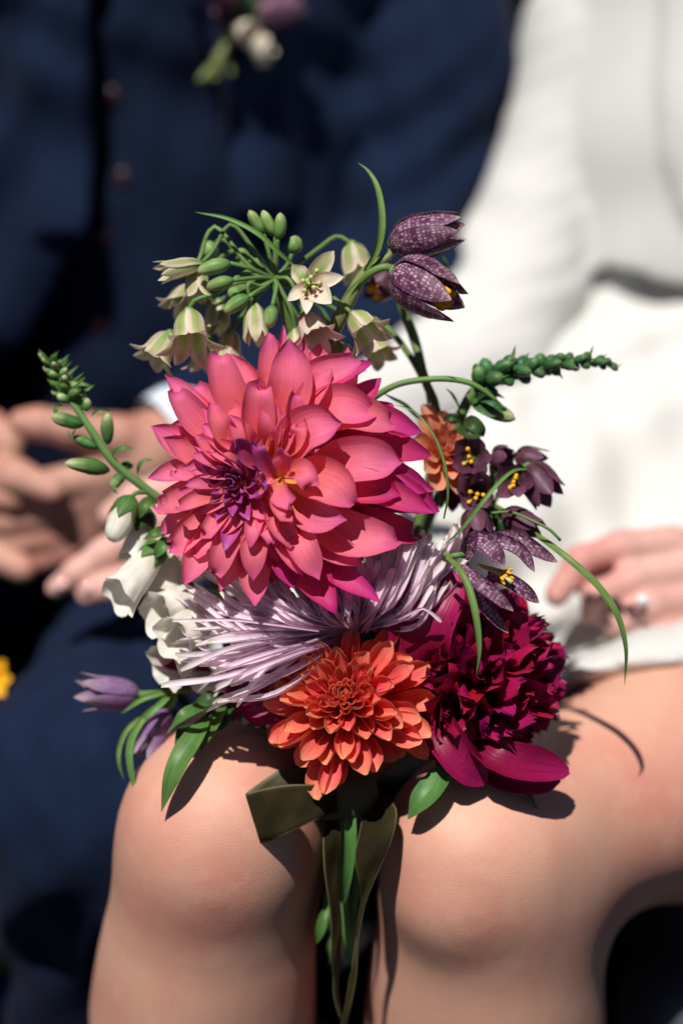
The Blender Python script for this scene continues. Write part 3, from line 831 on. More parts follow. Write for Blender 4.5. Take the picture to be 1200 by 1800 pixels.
def z1(x, y): return 230 + x / 2.105, 560 + y / 2.105
def z2(x, y): return 230 + x / 1.935, 270 + y / 1.935
def z3(x, y): return 640 + x / 2.5, 580 + y / 2.5
def z4(x, y): return 300 + x / 2.308, 980 + y / 2.308
def z5(x, y): return 680 + x / 3.333, 980 + y / 3.333
def z6(x, y): return x / 3, 600 + y / 3
def z7(x, y): return 120 + x / 3, 980 + y / 3
def z8(x, y): return 400 + x / 3.333, 1300 + y / 3.333
def Z(f, x, y, d): return W(*f(x, y), d)

def bind_stem(root, start, r=.003, mat=None, via=None, end=None):
    """the stem of a flower, down through the tie of the bouquet to its cut end between the knees"""
    j = rng.uniform
    e = end or (600 + j(-26, 26), 1640 + j(-70, 60), -.085 + j(-.02, .01))
    pts = [np.asarray(start, float)] + ([via] if via is not None else []) + [W(602 + j(-16, 16), 1395 + j(-12, 12), -.062 + j(-.014, .010)), W(*e)]
    return tube('stem', root, pts, r, mat or M_stem, ns=8, nv=22)

G = 'flowers tied in the bouquet'

# ------------------------------------------------------------------ big pink dahlia
dc = W(*z1(490, 570), -.03)
dahlia = thing('dahlia', 'very large salmon pink dahlia with purple eye, the biggest bloom of the bouquet', 'dahlia', dc, G)
LAY = {0: (-.020, -.009, -.014), 1: (-.006, .007, .006), 2: (.006, .023, .024), 3: (.016, .032, .034)}
CUPD = [(0, 1.7), (.25, 1.2), (.55, .95), (.8, 1.0), (1, 1.5)]
# base, tip (enlarged-crop units), width, layer, material, sideways bow, roll
DP = [
 # back ring
 (470, 270, 512, 52, 140, 0, M_dah, .06, .1), (548, 200, 563, 22, 55, 0, M_dah, .0, .9), (760, 260, 893, 160, 95, 0, M_dahm, -.12, -.5),
 (300, 290, 125, 205, 105, 0, M_dah, -.05, .2), (230, 470, 75, 398, 150, 0, M_dah, -.08, .2), (235, 600, 62, 592, 105, 0, M_dah, .08, .2),
 (240, 700, 112, 788, 120, 0, M_dah, .0, .1), (320, 790, 194, 985, 150, 0, M_dah, .05, .0), (380, 840, 330, 1008, 140, 0, M_dah, .0, .0),
 (465, 860, 458, 1066, 150, 0, M_dah, .05, -.1), (620, 850, 757, 1092, 170, 0, M_dahm, .05, -.2), (700, 830, 925, 1055, 130, 0, M_dahm, .10, -.4),
 (890, 640, 1141, 715, 170, 0, M_dahm, -.06, -.2), (870, 560, 1118, 640, 150, 0, M_dahm, -.05, -.2), (860, 470, 1112, 508, 150, 0, M_dahm, -.08, -.3), (850, 400, 1076, 420, 150, 0, M_dahm, -.16, -.3),
 (850, 760, 1060, 810, 150, 0, M_dahm, .05, -.2), (830, 800, 990, 850, 150, 0, M_dahm, .08, -.1), (560, 880, 600, 1000, 150, 0, M_dahm, 0, 0),
 (250, 760, 140, 870, 110, 0, M_dah, 0, 0), (210, 660, 95, 700, 110, 0, M_dah, 0, 0), (350, 260, 240, 250, 120, 0, M_dah, 0, 0), (640, 260, 720, 170, 140, 0, M_dahm, 0, 0),
 # second ring
 (525, 340, 585, 72, 195, 1, M_dah, .10, .0), (400, 350, 318, 132, 155, 1, M_dah, -.04, .1), (345, 410, 158, 272, 140, 1, M_dah, -.08, .1),
 (650, 290, 838, 152, 135, 1, M_dah, -.18, -.2), (660, 370, 735, 195, 130, 1, M_dah, -.02, -.5), (330, 490, 118, 440, 125, 1, M_dah, -.08, .1), (310, 620, 155, 575, 85, 1, M_dah, .06, .1),
 (290, 680, 116, 690, 125, 1, M_dah, .06, .1), (330, 740, 152, 858, 125, 1, M_dah, .06, .0), (400, 800, 312, 950, 120, 1, M_dah, .06, .0),
 (475, 780, 452, 970, 125, 1, M_dah, .04, .0), (625, 740, 697, 968, 140, 1, M_dah, .03, -.1), (560, 820, 640, 945, 130, 1, M_dah, .03, -.1), (690, 760, 988, 826, 205, 1, M_dah, .12, -.1),
 (750, 560, 1007, 532, 205, 1, M_dah, -.05, -.1), (740, 400, 975, 395, 165, 1, M_dah, -.22, -.4), (740, 350, 905, 350, 180, 1, M_dah, -.25, -.3), (780, 680, 1000, 655, 170, 1, M_dahm, -.04, -.2),
 (830, 640, 1120, 718, 130, 1, M_dahm, -.05, -.2), (720, 850, 855, 905, 140, 1, M_dah, .1, -.2), (340, 760, 230, 870, 110, 1, M_dah, .0, .0), (540, 830, 520, 930, 110, 1, M_dah, .0, .0),
 # third ring
 (475, 470, 470, 250, 148, 2, M_dah, -.03, .1), (440, 450, 296, 316, 110, 2, M_dah, -.10, .2), (590, 480, 600, 268, 105, 2, M_dah, .05, .8), (610, 470, 640, 395, 95, 2, M_dah, .1, -.5),
 (590, 530, 782, 385, 200, 2, M_dah, -.18, -.2), (620, 600, 828, 685, 195, 2, M_dah, -.15, .0), (620, 690, 800, 745, 150, 2, M_dah, .15, .1), (545, 660, 592, 838, 120, 2, M_dah, .10, -.3), (520, 690, 520, 835, 105, 2, M_dah, .05, .1),
 (400, 500, 238, 435, 85, 2, M_dah, -.06, .2), (370, 560, 228, 505, 70, 2, M_dah, .05, .2), (360, 620, 205, 615, 70, 2, M_dah, .05, .1), (380, 660, 172, 700, 75, 2, M_dah, .05, .1),
 (400, 700, 272, 805, 80, 2, M_dah, .05, .1), (450, 720, 345, 860, 85, 2, M_dahp, .05, .1), (490, 740, 440, 850, 80, 2, M_dah, .05, .1),
 # inner, around the second eye
 (570, 590, 560, 478, 95, 3, M_dah, .10, -.2), (575, 575, 668, 618, 105, 3, M_dah, -.30, -.2), (560, 590, 600, 690, 95, 3, M_dah, .2, .2), (545, 640, 575, 740, 80, 3, M_dah, .1, -.2),
 (490, 560, 384, 446, 90, 3, M_dahp, -.05, .2), (545, 600, 458, 465, 80, 3, M_dahp, -.1, .5), (500, 620, 478, 590, 70, 3, M_dahp, 0, .3), (480, 690, 500, 600, 70, 3, M_dahp, 0, -.5),
]
zc = np.array([500., 575.])
for (bx, by, tx, ty, w, L, m, bow, roll) in DP:
    b2 = np.array([bx, by], float); t2 = np.array([tx, ty], float)
    pull = (.55, .5, .42, .15)[L]
    b2 = b2 + (zc - b2) * pull
    if L == 2 and bx < 470: b2 = np.array([bx, by]) + (np.array([400, 600]) - np.array([bx, by])) * .35
    dv = t2 - b2; side = np.array([-dv[1], dv[0]])
    m2 = b2 + dv * .55 + side * bow
    j = lambda s: rng.uniform(-s, s)
    db, dm, dt = LAY[L]
    if ty > 930: dm += .012; dt += .026 if L == 0 else .010
    # the bloom leans to the left, so its right-hand petals stand a little higher
    lean = (t2[0] - 500) / 600 * .006
    pts = [Z(z1, *b2, db + j(.001)), Z(z1, *m2, dm + lean + j(.003)), Z(z1, *(t2 * .82 + m2 * .18), (dm + 2 * dt) / 3 + .003 + lean), Z(z1, *t2, dt + lean + j(.007))]
    ctr = nrm(W(*z1(*zc), 0) - W(*z1(*t2), 0))
    sidev = nrm(np.cross(nrm(pts[-1] - pts[0]), CM))
    hint = CM + ctr * .35 + sidev * roll + UP * .12
    sheet('petal', dahlia, pts, hint, w / 2.105 * K * 1.01, m, 'dahlia', CUPD, nu=9, nv=20, groove=.05, ripple=.05, rfreq=1.2, fold=rng.uniform(0, .08))
for (n_, r0, r1, L, w0) in ((26, 205, 235, 0, 66), (24, 165, 200, 1, 60), (16, 115, 150, 2, 50)):
    for i in range(n_):
        a = i * 2.39996 + L * .7
        cx, cy = ((512, 822), (500, 828), (470, 835))[L]
        r = rng.uniform(r0, r1)
        if L and math.cos(a) > .35: continue
        t2 = (cx + r * math.cos(a), cy + r * math.sin(a)); b2_ = (cx + r * .22 * math.cos(a), cy + r * .22 * math.sin(a))
        bow = rng.uniform(-.08, .08) * r
        m2 = (cx + r * .62 * math.cos(a) - bow * math.sin(a), cy + r * .62 * math.sin(a) + bow * math.cos(a))
        db, dm, dt = LAY[L]
        off = -.004
        if math.sin(a) > .75 and L == 0: dt += .01; dm += .006
        sheet('petal', dahlia, [W(*b2_, db + off), W(*m2, dm + off + rng.uniform(-.002, .002)), W(*t2, dt + off + rng.uniform(-.004, .004))],
              CM + I(-math.cos(a), math.sin(a)) * .35 + RT * rng.uniform(-.3, .3) + UP * rng.uniform(-.1, .3), w0 * K, M_dahm if math.cos(a) > .45 else M_dah, 'dahlia', CUPD, nu=9, nv=16, groove=.05, ripple=.06, rfreq=1.2)
# hidden filling behind
for i in range(30):
    a = i * 2.39996; r = 195 + 18 * math.sin(i * 1.7)
    c = (512, 822)
    t = (c[0] + r * math.cos(a) * 1.02, c[1] + r * math.sin(a) * .98)
    bpt = (c[0] + 60 * math.cos(a), c[1] + 60 * math.sin(a)); mpt = (c[0] + .62 * r * math.cos(a), c[1] + .62 * r * math.sin(a))
    sheet('petal', dahlia, [W(*bpt, -.032), W(*mpt, -.022), W(*t, -.034)], CM, 62 * K, M_dahm if math.cos(a) > .2 else M_dah, 'dahlia', CUPD, nu=7, nv=10, groove=.05)
for i in range(16):
    a = i * 2.39996; t = (500 + 75 * math.cos(a), 822 + 75 * math.sin(a))
    sheet('petal', dahlia, [W(500 + 8 * math.cos(a), 822 + 8 * math.sin(a), -.012), W(500 + 40 * math.cos(a), 822 + 40 * math.sin(a), -.002), W(*t, .004)], CM, 44 * K, M_dah, 'dahlia', CUPD, nu=7, nv=9)

def rosette(root, c, axis, N, th, Ls, Ws, rb, hb, mat, prof, cup, bend=.3, name='petal', jit=.06, nu=7, nv=10, scale=None, phase=0.0, groove=.04, mats=None, skip=None, ripple=0.0, roll=0.15):
    """petals in golden-angle order on a dome: th = angle from the axis, tables over 0 (inner) .. 1 (outer)"""
    axis = nrm(axis); u = nrm(np.cross(axis, [.2, .3, .93])); v = np.cross(axis, u)
    for i in range(N):
        f = (i + .5) / N
        ph = i * 2.39996 + phase + rng.uniform(-jit, jit) * 2
        rad = u * math.cos(ph) + v * math.sin(ph)
        t0 = float(interp(th, f)) + rng.uniform(-jit, jit)
        L = float(interp(Ls, f)) * rng.uniform(1 - jit * 1.5, 1 + jit * 1.5); w = float(interp(Ws, f)) * rng.uniform(.9, 1.1)
        if scale: L *= scale(rad)
        if skip and skip(rad, f): continue
        b = c + rad * float(interp(rb, f)) + axis * float(interp(hb, f))
        def dr(a): return axis * math.cos(a) + rad * math.sin(a)
        be = float(interp(bend, f))
        p1 = b + dr(t0 - be * .5) * L * .5
        p2 = p1 + dr(t0 + be * .1) * L * .3
        p3 = p2 + dr(t0 + be * .9) * L * .22
        nn = axis * math.sin(t0) - rad * math.cos(t0)
        sd = np.cross(axis, rad)
        m = mats(f) if mats else mat
        sheet(name, root, [b, p1, p2, p3], nn + sd * rng.uniform(-roll, roll), w, m, prof, cup, nu=nu, nv=nv, groove=groove, ripple=ripple)

# the closed purple eye
rosette(dahlia, Z(z1, 392, 612, .006), I(-.22, .02, 1.0), 44, [(0, .03), (.3, .3), (.7, .62), (1, .85)],
        [(0, .010), (.3, .016), (.7, .024), (1, .030)], [(0, .0042), (.4, .0070), (1, .0125)], [(0, .0005), (1, .010)], [(0, .006), (.5, .004), (1, -.002)],
        M_dahp, 'dahlia', [(0, 1.4), (.6, 1.0), (1, 1.2)], bend=[(0, -.3), (.5, -.1), (1, .2)], nu=6, nv=9, mats=lambda f: M_dahp if f < .86 else M_dah)
bind_stem(dahlia, dc, .0042, via=W(540, 1060, -.075))

# ------------------------------------------------------------------ coral dahlia
cc = W(612, 1240, -.030)
coral = thing('dahlia', 'medium coral orange dahlia with rounded spoon petals, low in the bouquet above the ribbon', 'dahlia', cc, G)
rosette(coral, cc, I(-.14, .42, 1.0), 126, [(0, .05), (.2, .35), (.5, .80), (.8, 1.28), (1, 1.62)],
        [(0, .013), (.2, .021), (.5, .0325), (.8, .041), (1, .043)], [(0, .0050), (.2, .0102), (.5, .0190), (.8, .0225), (1, .0225)],
        [(0, .001), (.5, .007), (1, .010)], [(0, .015), (.4, .011), (1, -.002)], M_coral, 'spoon', [(0, 2.2), (.4, 2.0), (.75, 1.55), (1, 1.3)],
        bend=[(0, -.4), (.4, -.15), (1, .1)], nu=10, nv=14, jit=.13, groove=.04, roll=.45, ripple=.06)
bind_stem(coral, cc, .0038)

# peach dahlia peeping out behind the big one
pc = W(772, 800, -.062)
peach = thing('dahlia', 'peach orange dahlia half hidden behind the right edge of the big pink bloom', 'dahlia', pc, G)
rosette(peach, pc, I(.45, .35, .8), 46, [(0, .1), (.5, .7), (1, 1.35)], [(0, .012), (1, .026)], [(0, .006), (1, .016)], [(0, .001), (1, .006)], [(0, .006), (1, 0)], M_peach, 'spoon',
        [(0, 1.3), (.5, .8), (1, .8)], bend=.2, nu=7, nv=9)
bind_stem(peach, pc, .003, via=W(690, 1080, -.09))

# ------------------------------------------------------------------ lilac spider chrysanthemum
mc = W(632, 1108, -.036)
mum = thing('chrysanthemum', 'lilac spider chrysanthemum with thin quilled petals between the two dahlias', 'chrysanthemum', mc, G)
RAD = [(18, 150), (30, 190), (45, 235), (60, 215), (80, 165), (105, 150), (130, 175), (150, 235), (168, 290), (185, 318), (200, 300), (208, 280), (216, 240)]
for (l, n_, f_, dm, dt, a0, a1) in ((0, 22, .50, -.002, -.006, 58, 172), (1, 34, .66, -.003, -.008, 40, 186), (2, 46, .80, -.006, -.014, 32, 200), (3, 50, .92, -.012, -.022, 26, 212), (4, 46, 1.0, -.028, -.046, 22, 214)):
    for i in range(n_):
        a = a0 + (a1 - a0) * (i + .5) / n_ + rng.uniform(-3.5, 3.5)
        r = np.interp(a, [q[0] for q in RAD], [q[1] for q in RAD]) * f_ * rng.uniform(.86, 1.10)
        ar = R_(a)
        side = math.cos(ar)
        bx = 628 + side * rng.uniform(12, 60); by = 1112 - abs(math.sin(ar)) * rng.uniform(0, 16) + (10 if a > 190 else 0)
        if a > 185: dm2, dt2 = .006 + rng.uniform(-.01, .008), .002 + rng.uniform(-.012, .008)
        else: dm2, dt2 = dm + rng.uniform(-.005, .005), dt + rng.uniform(-.008, .008)
        up = (32 if 40 < a < 170 else 14) * rng.uniform(.3, 1.6) * f_
        sgn = 1 if a > 90 else -1
        sw = rng.gauss(0, .07) * r
        mx = bx + math.cos(ar) * r * .55 + math.sin(ar) * sw; my = by - math.sin(ar) * r * .50 + up * .7 + math.cos(ar) * sw
        tx = bx + math.cos(ar) * r * .95 + rng.uniform(-9, 9); ty = by - math.sin(ar) * r * .98 - up * .5
        q = .78
        ux, uy = mx + (tx - mx) * q * 1.05, my + (ty - my) * q + up * .15
        pts = [W(bx, by, -.03 + (.012 if l < 2 else 0)), W(mx, my, dm2), W(ux, uy, (dm2 + dt2) / 2 + .002), W(tx, ty, dt2)]
        inn = I(-.25 + .0 * sgn, 1.0, .25)
        sheet('petal', mum, pts, inn + CM * .5, rng.uniform(14, 24) * K * (1.0 if l > 1 else .95), M_mum, 'quill', [(0, 1.7), (.5, 1.9), (.85, 1.6), (1, 1.2)], nu=8, nv=15, twist=rng.uniform(-.5, .5))
# a few stray petals that stand out
for pts, w in (([(700, 1090, .0), (738, 1072, .004), (752, 1075, .004), (775, 1094, .002)], 11),
               ([(560, 1110, .0), (420, 1092, .004), (340, 1092, .004), (303, 1092, .004)], 10)):
    sheet('petal', mum, [W(*p) for p in pts], CM + UP * .5, w * K, M_mum, 'quill', [(0, 1.6), (.6, 1.9), (1, 1.1)], nu=7, nv=12)
ball('calyx', mum, W(632, 1116, -.040), .012, M_budd)
bind_stem(mum, mc, .003, via=W(615, 1250, -.085))

# ------------------------------------------------------------------ dark crimson peony
pe = W(775, 1232, -.085)
peony = thing('peony', 'dark crimson peony with ragged inner petals at the lower right of the bouquet', 'peony', pe, G)
Mx, My = 838, 1188
NPE = 135
ball('core_filler', peony, W(800, 1205, -.078), .022, M_peo)  # dark filler ball, added so nothing pale shows between the petals
for i in range(NPE):
    f = (i + .5) / NPE
    psi = math.acos(1 - 1.16 * f); ph = i * 2.39996
    rx, ry = 164, 158
    ex = math.sin(psi) * math.cos(ph); ey = math.sin(psi) * math.sin(ph)
    k = rng.uniform(.86, 1.08)
    tx, ty = Mx + rx * ex * k, My - (ry if ey > 0 else 172) * ey * k
    if tx < 768: tx = 768 + rng.uniform(-8, 20)
    td = -.052 + .066 * math.cos(psi) * k
    bx, by = Mx - 52 + (tx - Mx + 52) * .40, My + 26 + (ty - My - 26) * .40
    bd = -.075 + (td + .075) * .35
    mx, my = bx + (tx - bx) * .6 + rng.uniform(-10, 10), by + (ty - by) * .6 + rng.uniform(-10, 10)
    md = bd + (td - bd) * .68 + rng.uniform(-.002, .004)
    d1 = nrm(W(tx, ty, td) - W(bx, by, bd))
    hint = nrm(np.cross(d1, nrm(np.array([rng.gauss(0, 1), rng.gauss(0, 1), rng.gauss(0, 1)]))))
    hint = hint + CM * .35 + UP * .35
    curl = RT * rng.uniform(-.006, .006) + UP * rng.uniform(-.006, .006)
    sheet('petal', peony, [W(bx, by, bd), W(mx, my, md), W(tx, ty, td) + curl * .5], hint, rng.uniform(46, 104) * K * (.7 + .5 * f), M_peo, 'round' if i % 4 else 'shard', [(0, 1.2), (.5, .9), (1, .7)],
          nu=9, nv=11, jag=rng.uniform(.02, .11), ripple=.46, rfreq=1.7, twist=rng.uniform(-.45, .45))
def guard(pts, w, hint, cup=.6, mat=M_peog, prof='round', **kw):
    sheet('petal', peony, [W(*p) for p in pts], hint, w * K, mat, prof, cup, nu=11, nv=16, ripple=.14, rfreq=1.8, groove=.02, **kw)
guard([(762, 1232, -.06), (738, 1160, -.024), (752, 1082, -.014), (802, 1008, -.022)], 125, I(-.05, .45, 1.0), .7)
guard([(765, 1240, -.08), (700, 1200, -.06), (690, 1110, -.055), (735, 1040, -.07)], 120, I(.2, .2, 1.0), .5)
guard([(770, 1225, -.06), (772, 1275, -.02), (812, 1335, -.012), (852, 1378, -.020)], 78, I(-.35, .35, .8), .9)
guard([(775, 1225, -.06), (770, 1290, -.028), (800, 1330, -.020), (845, 1376, -.026)], 80, I(.5, .2, .8), .7)
guard([(800, 1250, -.06), (850, 1318, -.016), (915, 1346, -.014), (1000, 1356, -.030)], 82, I(.25, .45, .85), .95)
guard([(800, 1270, -.06), (860, 1345, -.030), (920, 1366, -.026), (985, 1370, -.036)], 70, I(.1, .2, 1.0), .6)
bind_stem(peony, pe, .0036)
# its leaves
LV = dict(nu=9, nv=16)
def leaf(root, pts, w, hint, mat=None, cup=.5, **kw):
    return sheet('leaf', root, [W(*p) for p in pts], hint, w * K, mat or M_leaf, 'leaf', cup, nu=9, nv=18, fold=.10, ripple=.06, rfreq=2.2, **kw)
leaf(peony, [(795, 1335, -.030), (765, 1382, -.018), (735, 1415, -.016), (716, 1441, -.022)], 62, I(-.5, .45, .8), cup=.6)
leaf(peony, [(840, 1350, -.035), (885, 1378, -.026), (925, 1400, -.030), (951, 1428, -.038)], 46, I(.0, .85, .5), cup=.7, mat=M_leafd)
leaf(peony, [(860, 1330, -.045), (910, 1365, -.040), (935, 1380, -.042), (948, 1392, -.046)], 50, I(.0, .6, .7), cup=.5, mat=M_leafd)

# a second crimson bloom, mostly hidden on the left
p2c = W(455, 1190, -.070)
peony2 = thing('peony', 'crimson peony almost hidden beneath the left end of the lilac chrysanthemum', 'peony', p2c, G)
for pts, w, h in (([(470, 1200, -.07), (440, 1220, -.05), (415, 1240, -.045), (402, 1262, -.05)], 70, I(-.3, .4, .8)),
                  ([(490, 1190, -.06), (475, 1235, -.035), (455, 1255, -.032), (432, 1245, -.035)], 80, I(.1, .5, .9)),
                  ([(450, 1170, -.07), (380, 1175, -.055), (320, 1172, -.055), (262, 1162, -.065)], 60, I(-.1, .8, .5)),
                  ([(450, 1180, -.07), (390, 1195, -.06), (340, 1192, -.06), (300, 1186, -.065)], 50, I(-.1, .3, .9)),
                  ([(470, 1160, -.07), (440, 1110, -.06), (400, 1085, -.06), (375, 1075, -.07)], 90, I(-.2, .5, .8)),
                  ([(490, 1200, -.06), (498, 1230, -.04), (490, 1252, -.035), (475, 1265, -.04)], 60, I(.3, .4, .9))):
    sheet('petal', peony2, [W(*p) for p in pts], h, w * K, M_peog, 'round', .8, nu=9, nv=12, ripple=.1, groove=.03)
bind_stem(peony2, p2c, .003)

# ------------------------------------------------------------------ honey lilies (umbel at the top)
uc = Z(z2, 488, 425, -.035)
lily = thing('honey_lily', 'umbel of drooping cream and green bells with buds at the top left of the bouquet', 'honey lily', uc, G)
def pedicel(root, pts, r=.00135, mat=None):
    return tube('pedicel', root, pts, r, mat or M_stem, ns=7, nv=18)
def bell(root, base, axis, L, R, n=6, mat=None, prof='tepal', shape=None, over=1.25, cupk=1.0, name='bell', phase=None, jit=.10, flare=0.0, stamens=None, part=True, nv=10, tipc=.0, nu=7):
    """a nodding bell of n petals; the bell is a part (a small green cup), its petals sub-parts"""
    base = np.asarray(base, float); axis = nrm(np.asarray(axis, float))
    u = nrm(np.cross(axis, [.21, .34, .91])); v = np.cross(axis, u)
    holder = ball(name, root, base + axis * L * .02, R * .30, M_budg, stretch=axis * R * .28, ns=8, nv=6)
    shape = shape or [(0, .22), (.12, .62), (.35, .95), (.65, 1.0), (.88, .95), (1, 1.0 + flare)]
    ph0 = rng.uniform(0, 6.28) if phase is None else phase
    for i in range(n):
        ph = ph0 + 2 * math.pi * i / n + rng.uniform(-jit, jit)
        rad = u * math.cos(ph) + v * math.sin(ph)
        inner = (i % 2) * .06
        Li = L * rng.uniform(.93, 1.05)
        k = rng.uniform(.92, 1.08)
        pts = [base + axis * Li * t + rad * R * (float(interp(shape, t)) * k - inner) for t in (0, .12, .3, .5, .7, .86, 1.0)]
        w = 2 * R * math.sin(math.pi / n) * over
        sheet('petal', holder, pts, -rad, w, mat, prof, [(0, math.pi / n * cupk), (.7, math.pi / n * cupk), (1, math.pi / n * cupk + tipc)], nu=nu, nv=nv + 2, ripple=.05)
    if stamens:
        cnt, sl, sm = stamens
        for i in range(cnt):
            ph = 2 * math.pi * i / cnt + rng.uniform(-.3, .3)
            rad = u * math.cos(ph) + v * math.sin(ph)
            tipp = base + axis * L * sl + rad * R * .32 * rng.uniform(.7, 1.2)
            tube('filament', holder, [base + axis * L * .1 + rad * R * .1, tipp], .0006, M_pistil, ns=5, nv=4)
            ball('anther', holder, tipp, sm, M_yel, stretch=nrm(axis + rad * .2) * sm * 1.9, ns=7, nv=6)
    return holder

def b2(x0, y0, x1, y1, r, d0=-.03, d1=-.03, via=None, mat=None):
    a = Z(z2, x0, y0, d0); b = Z(z2, x1, y1, d1)
    pts = [uc + (a - uc) * .04] + ([Z(z2, *q) for q in via] if via else []) + [a]
    pedicel(lily, pts)
    bud('bud', lily, a, b, r / 1.935 * K, mat or M_budg)
b2(452, 275, 402, 192, 24, -.030, -.026, [(470, 340, -.03)])
b2(492, 280, 448, 192, 24, -.028, -.026, [(490, 350, -.03)])
b2(500, 290, 508, 200, 23, -.026, -.022, [(495, 350, -.03)])
b2(548, 340, 560, 278, 29, -.034, -.034, [(530, 380, -.035)])
b2(285, 350, 245, 305, 36, -.062, -.062, [(400, 400, -.045), (330, 300, -.06), (290, 300, -.062)])
b2(400, 365, 360, 325, 28, -.055, -.055, [(440, 410, -.045)])
b2(338, 372, 226, 402, 30, -.020, -.018, [(440, 405, -.028), (390, 385, -.022)])
b2(350, 430, 258, 455, 27, -.020, -.022, [(440, 420, -.028)])
b2(402, 486, 318, 540, 27, -.016, -.018, [(450, 455, -.028), (425, 470, -.02)])
b2(482, 515, 468, 592, 27, -.020, -.020, [(495, 450, -.026)])
b2(445, 385, 410, 365, 26, -.050, -.052)
b2(380, 480, 330, 470, 26, -.050, -.052)
b2(350, 470, 400, 440, 20, -.055, -.055)
# bells: base (x, y, d), point on the axis, length, radius in crop units
def lf(x0, y0, d0, x1, y1, d1, R, via=None, mat=None, st=None, flare=.35, over=1.05, ph=None):
    a = Z(z2, x0, y0, d0); b = Z(z2, x1, y1, d1)
    pts = [uc] + ([Z(z2, *q) for q in via] if via else []) + [a]
    pedicel(lily, pts)
    return bell(lily, a, b - a, np.linalg.norm(b - a) * 1.08, R * 1.18 / 1.935 * K, 6, mat or M_lily, 'tepal', [(0, .25), (.15, .62), (.4, .80), (.65, .82), (.85, .95), (1, 1.0 + flare)], over, name='bell', stamens=st, phase=ph, jit=.14)
lf(238, 374, -.026, 100, 402, -.020, 34, [(420, 330, -.03), (340, 240, -.03), (280, 330, -.028)], flare=.0)
lf(222, 380, -.036, 225, 500, -.030, 42, [(400, 380, -.035), (300, 255, -.038), (262, 270, -.038), (240, 340, -.037)], flare=.3)
lf(205, 450, -.056, 150, 530, -.050, 45, [(360, 330, -.05), (250, 400, -.055)], flare=.5)
lf(197, 535, -.026, 203, 660, -.014, 62, [(400, 400, -.028), (290, 470, -.024), (215, 500, -.024)], flare=.75, over=1.0, ph=.5)
lf(135, 612, -.040, 75, 700, -.036, 55, [(330, 450, -.04), (200, 560, -.04)], flare=.6)
lf(262, 630, -.050, 245, 735, -.050, 46, [(400, 450, -.045), (300, 560, -.05)], flare=.5)
lf(300, 500, -.060, 290, 600, -.055, 46, [(400, 450, -.05)], flare=.4)
lf(420, 510, -.024, 428, 640, -.020, 42, [(440, 450, -.028), (400, 440, -.02), (402, 480, -.022)], flare=-.25)
lf(340, 600, -.060, 330, 690, -.06, 44, [(420, 500, -.05)], flare=.3)
lf(590, 545, -.030, 640, 640, -.014, 52, [(540, 430, -.028)], flare=.5, mat=M_lilyp)
lf(560, 600, -.040, 580, 690, -.034, 44, [(540, 520, -.034)], flare=.3)
lf(755, 545, -.018, 815, 620, -.006, 50, [(640, 450, -.03), (690, 490, -.024)], flare=.7)
lf(750, 305, -.060, 775, 410, -.056, 52, [(560, 380, -.04), (640, 320, -.055), (700, 280, -.06)], flare=.35)
lf(815, 620, -.055, 850, 690, -.05, 50, [(680, 520, -.05)], flare=.5)
lf(700, 640, -.055, 735, 740, -.05, 48, [(640, 520, -.05)], flare=.3)
lf(640, 660, -.050, 640, 760, -.045, 46, [(560, 540, -.045)], flare=.3)
# the open bell that faces the camera
fb = Z(z2, 603, 442, -.020)
hold = ball('bell', lily, fb, .0045, M_budg)
for (tx, ty, w, d) in ((690, 330, 72, -.004), (722, 418, 62, .000), (682, 508, 88, .002), (596, 545, 56, .002), (532, 500, 50, -.002), (548, 378, 66, -.010)):
    x0, y0 = 603, 442
    pts = [Z(z2, x0, y0, -.020), Z(z2, x0 + (tx - x0) * .35, y0 + (ty - y0) * .35, -.013 + d * .3), Z(z2, x0 + (tx - x0) * .7, y0 + (ty - y0) * .7, -.006 + d), Z(z2, tx, ty, -.004 + d)]
    sheet('petal', hold, pts, CM, w / 1.935 * K, M_lilyp if ty > 380 else M_lily, 'tepal', [(0, 1.0), (.5, .6), (1, .5)], nu=9, nv=12, groove=.06)
for (tx, ty) in ((632, 398), (622, 455), (640, 440), (585, 432), (590, 465), (612, 420)):
    tube('filament', hold, [fb, Z(z2, tx, ty, -.004)], .0006, M_pistil, ns=5, nv=4)
    ball('anther', hold, Z(z2, tx, ty, -.0035), .0016, M_pistil, ns=7, nv=5)
tube('pistil', hold, [fb, Z(z2, 608, 440, -.006)], .0012, M_pistil, ns=6, nv=4)
# pointed green spathe
sheet('bract', lily, [Z(z2, *q) for q in ((555, 382, -.024), (500, 335, -.018), (430, 272, -.016), (330, 222, -.018), (218, 198, -.022))], CM + UP * .4, 26 / 1.935 * K, M_blade, 'blade', 1.2, nu=7, nv=22)
tube('pedicel', lily, [fb, Z(z2, 560, 395, -.026), uc], .002, M_stem)
bind_stem(lily, uc, .0034, via=W(555, 760, -.06))

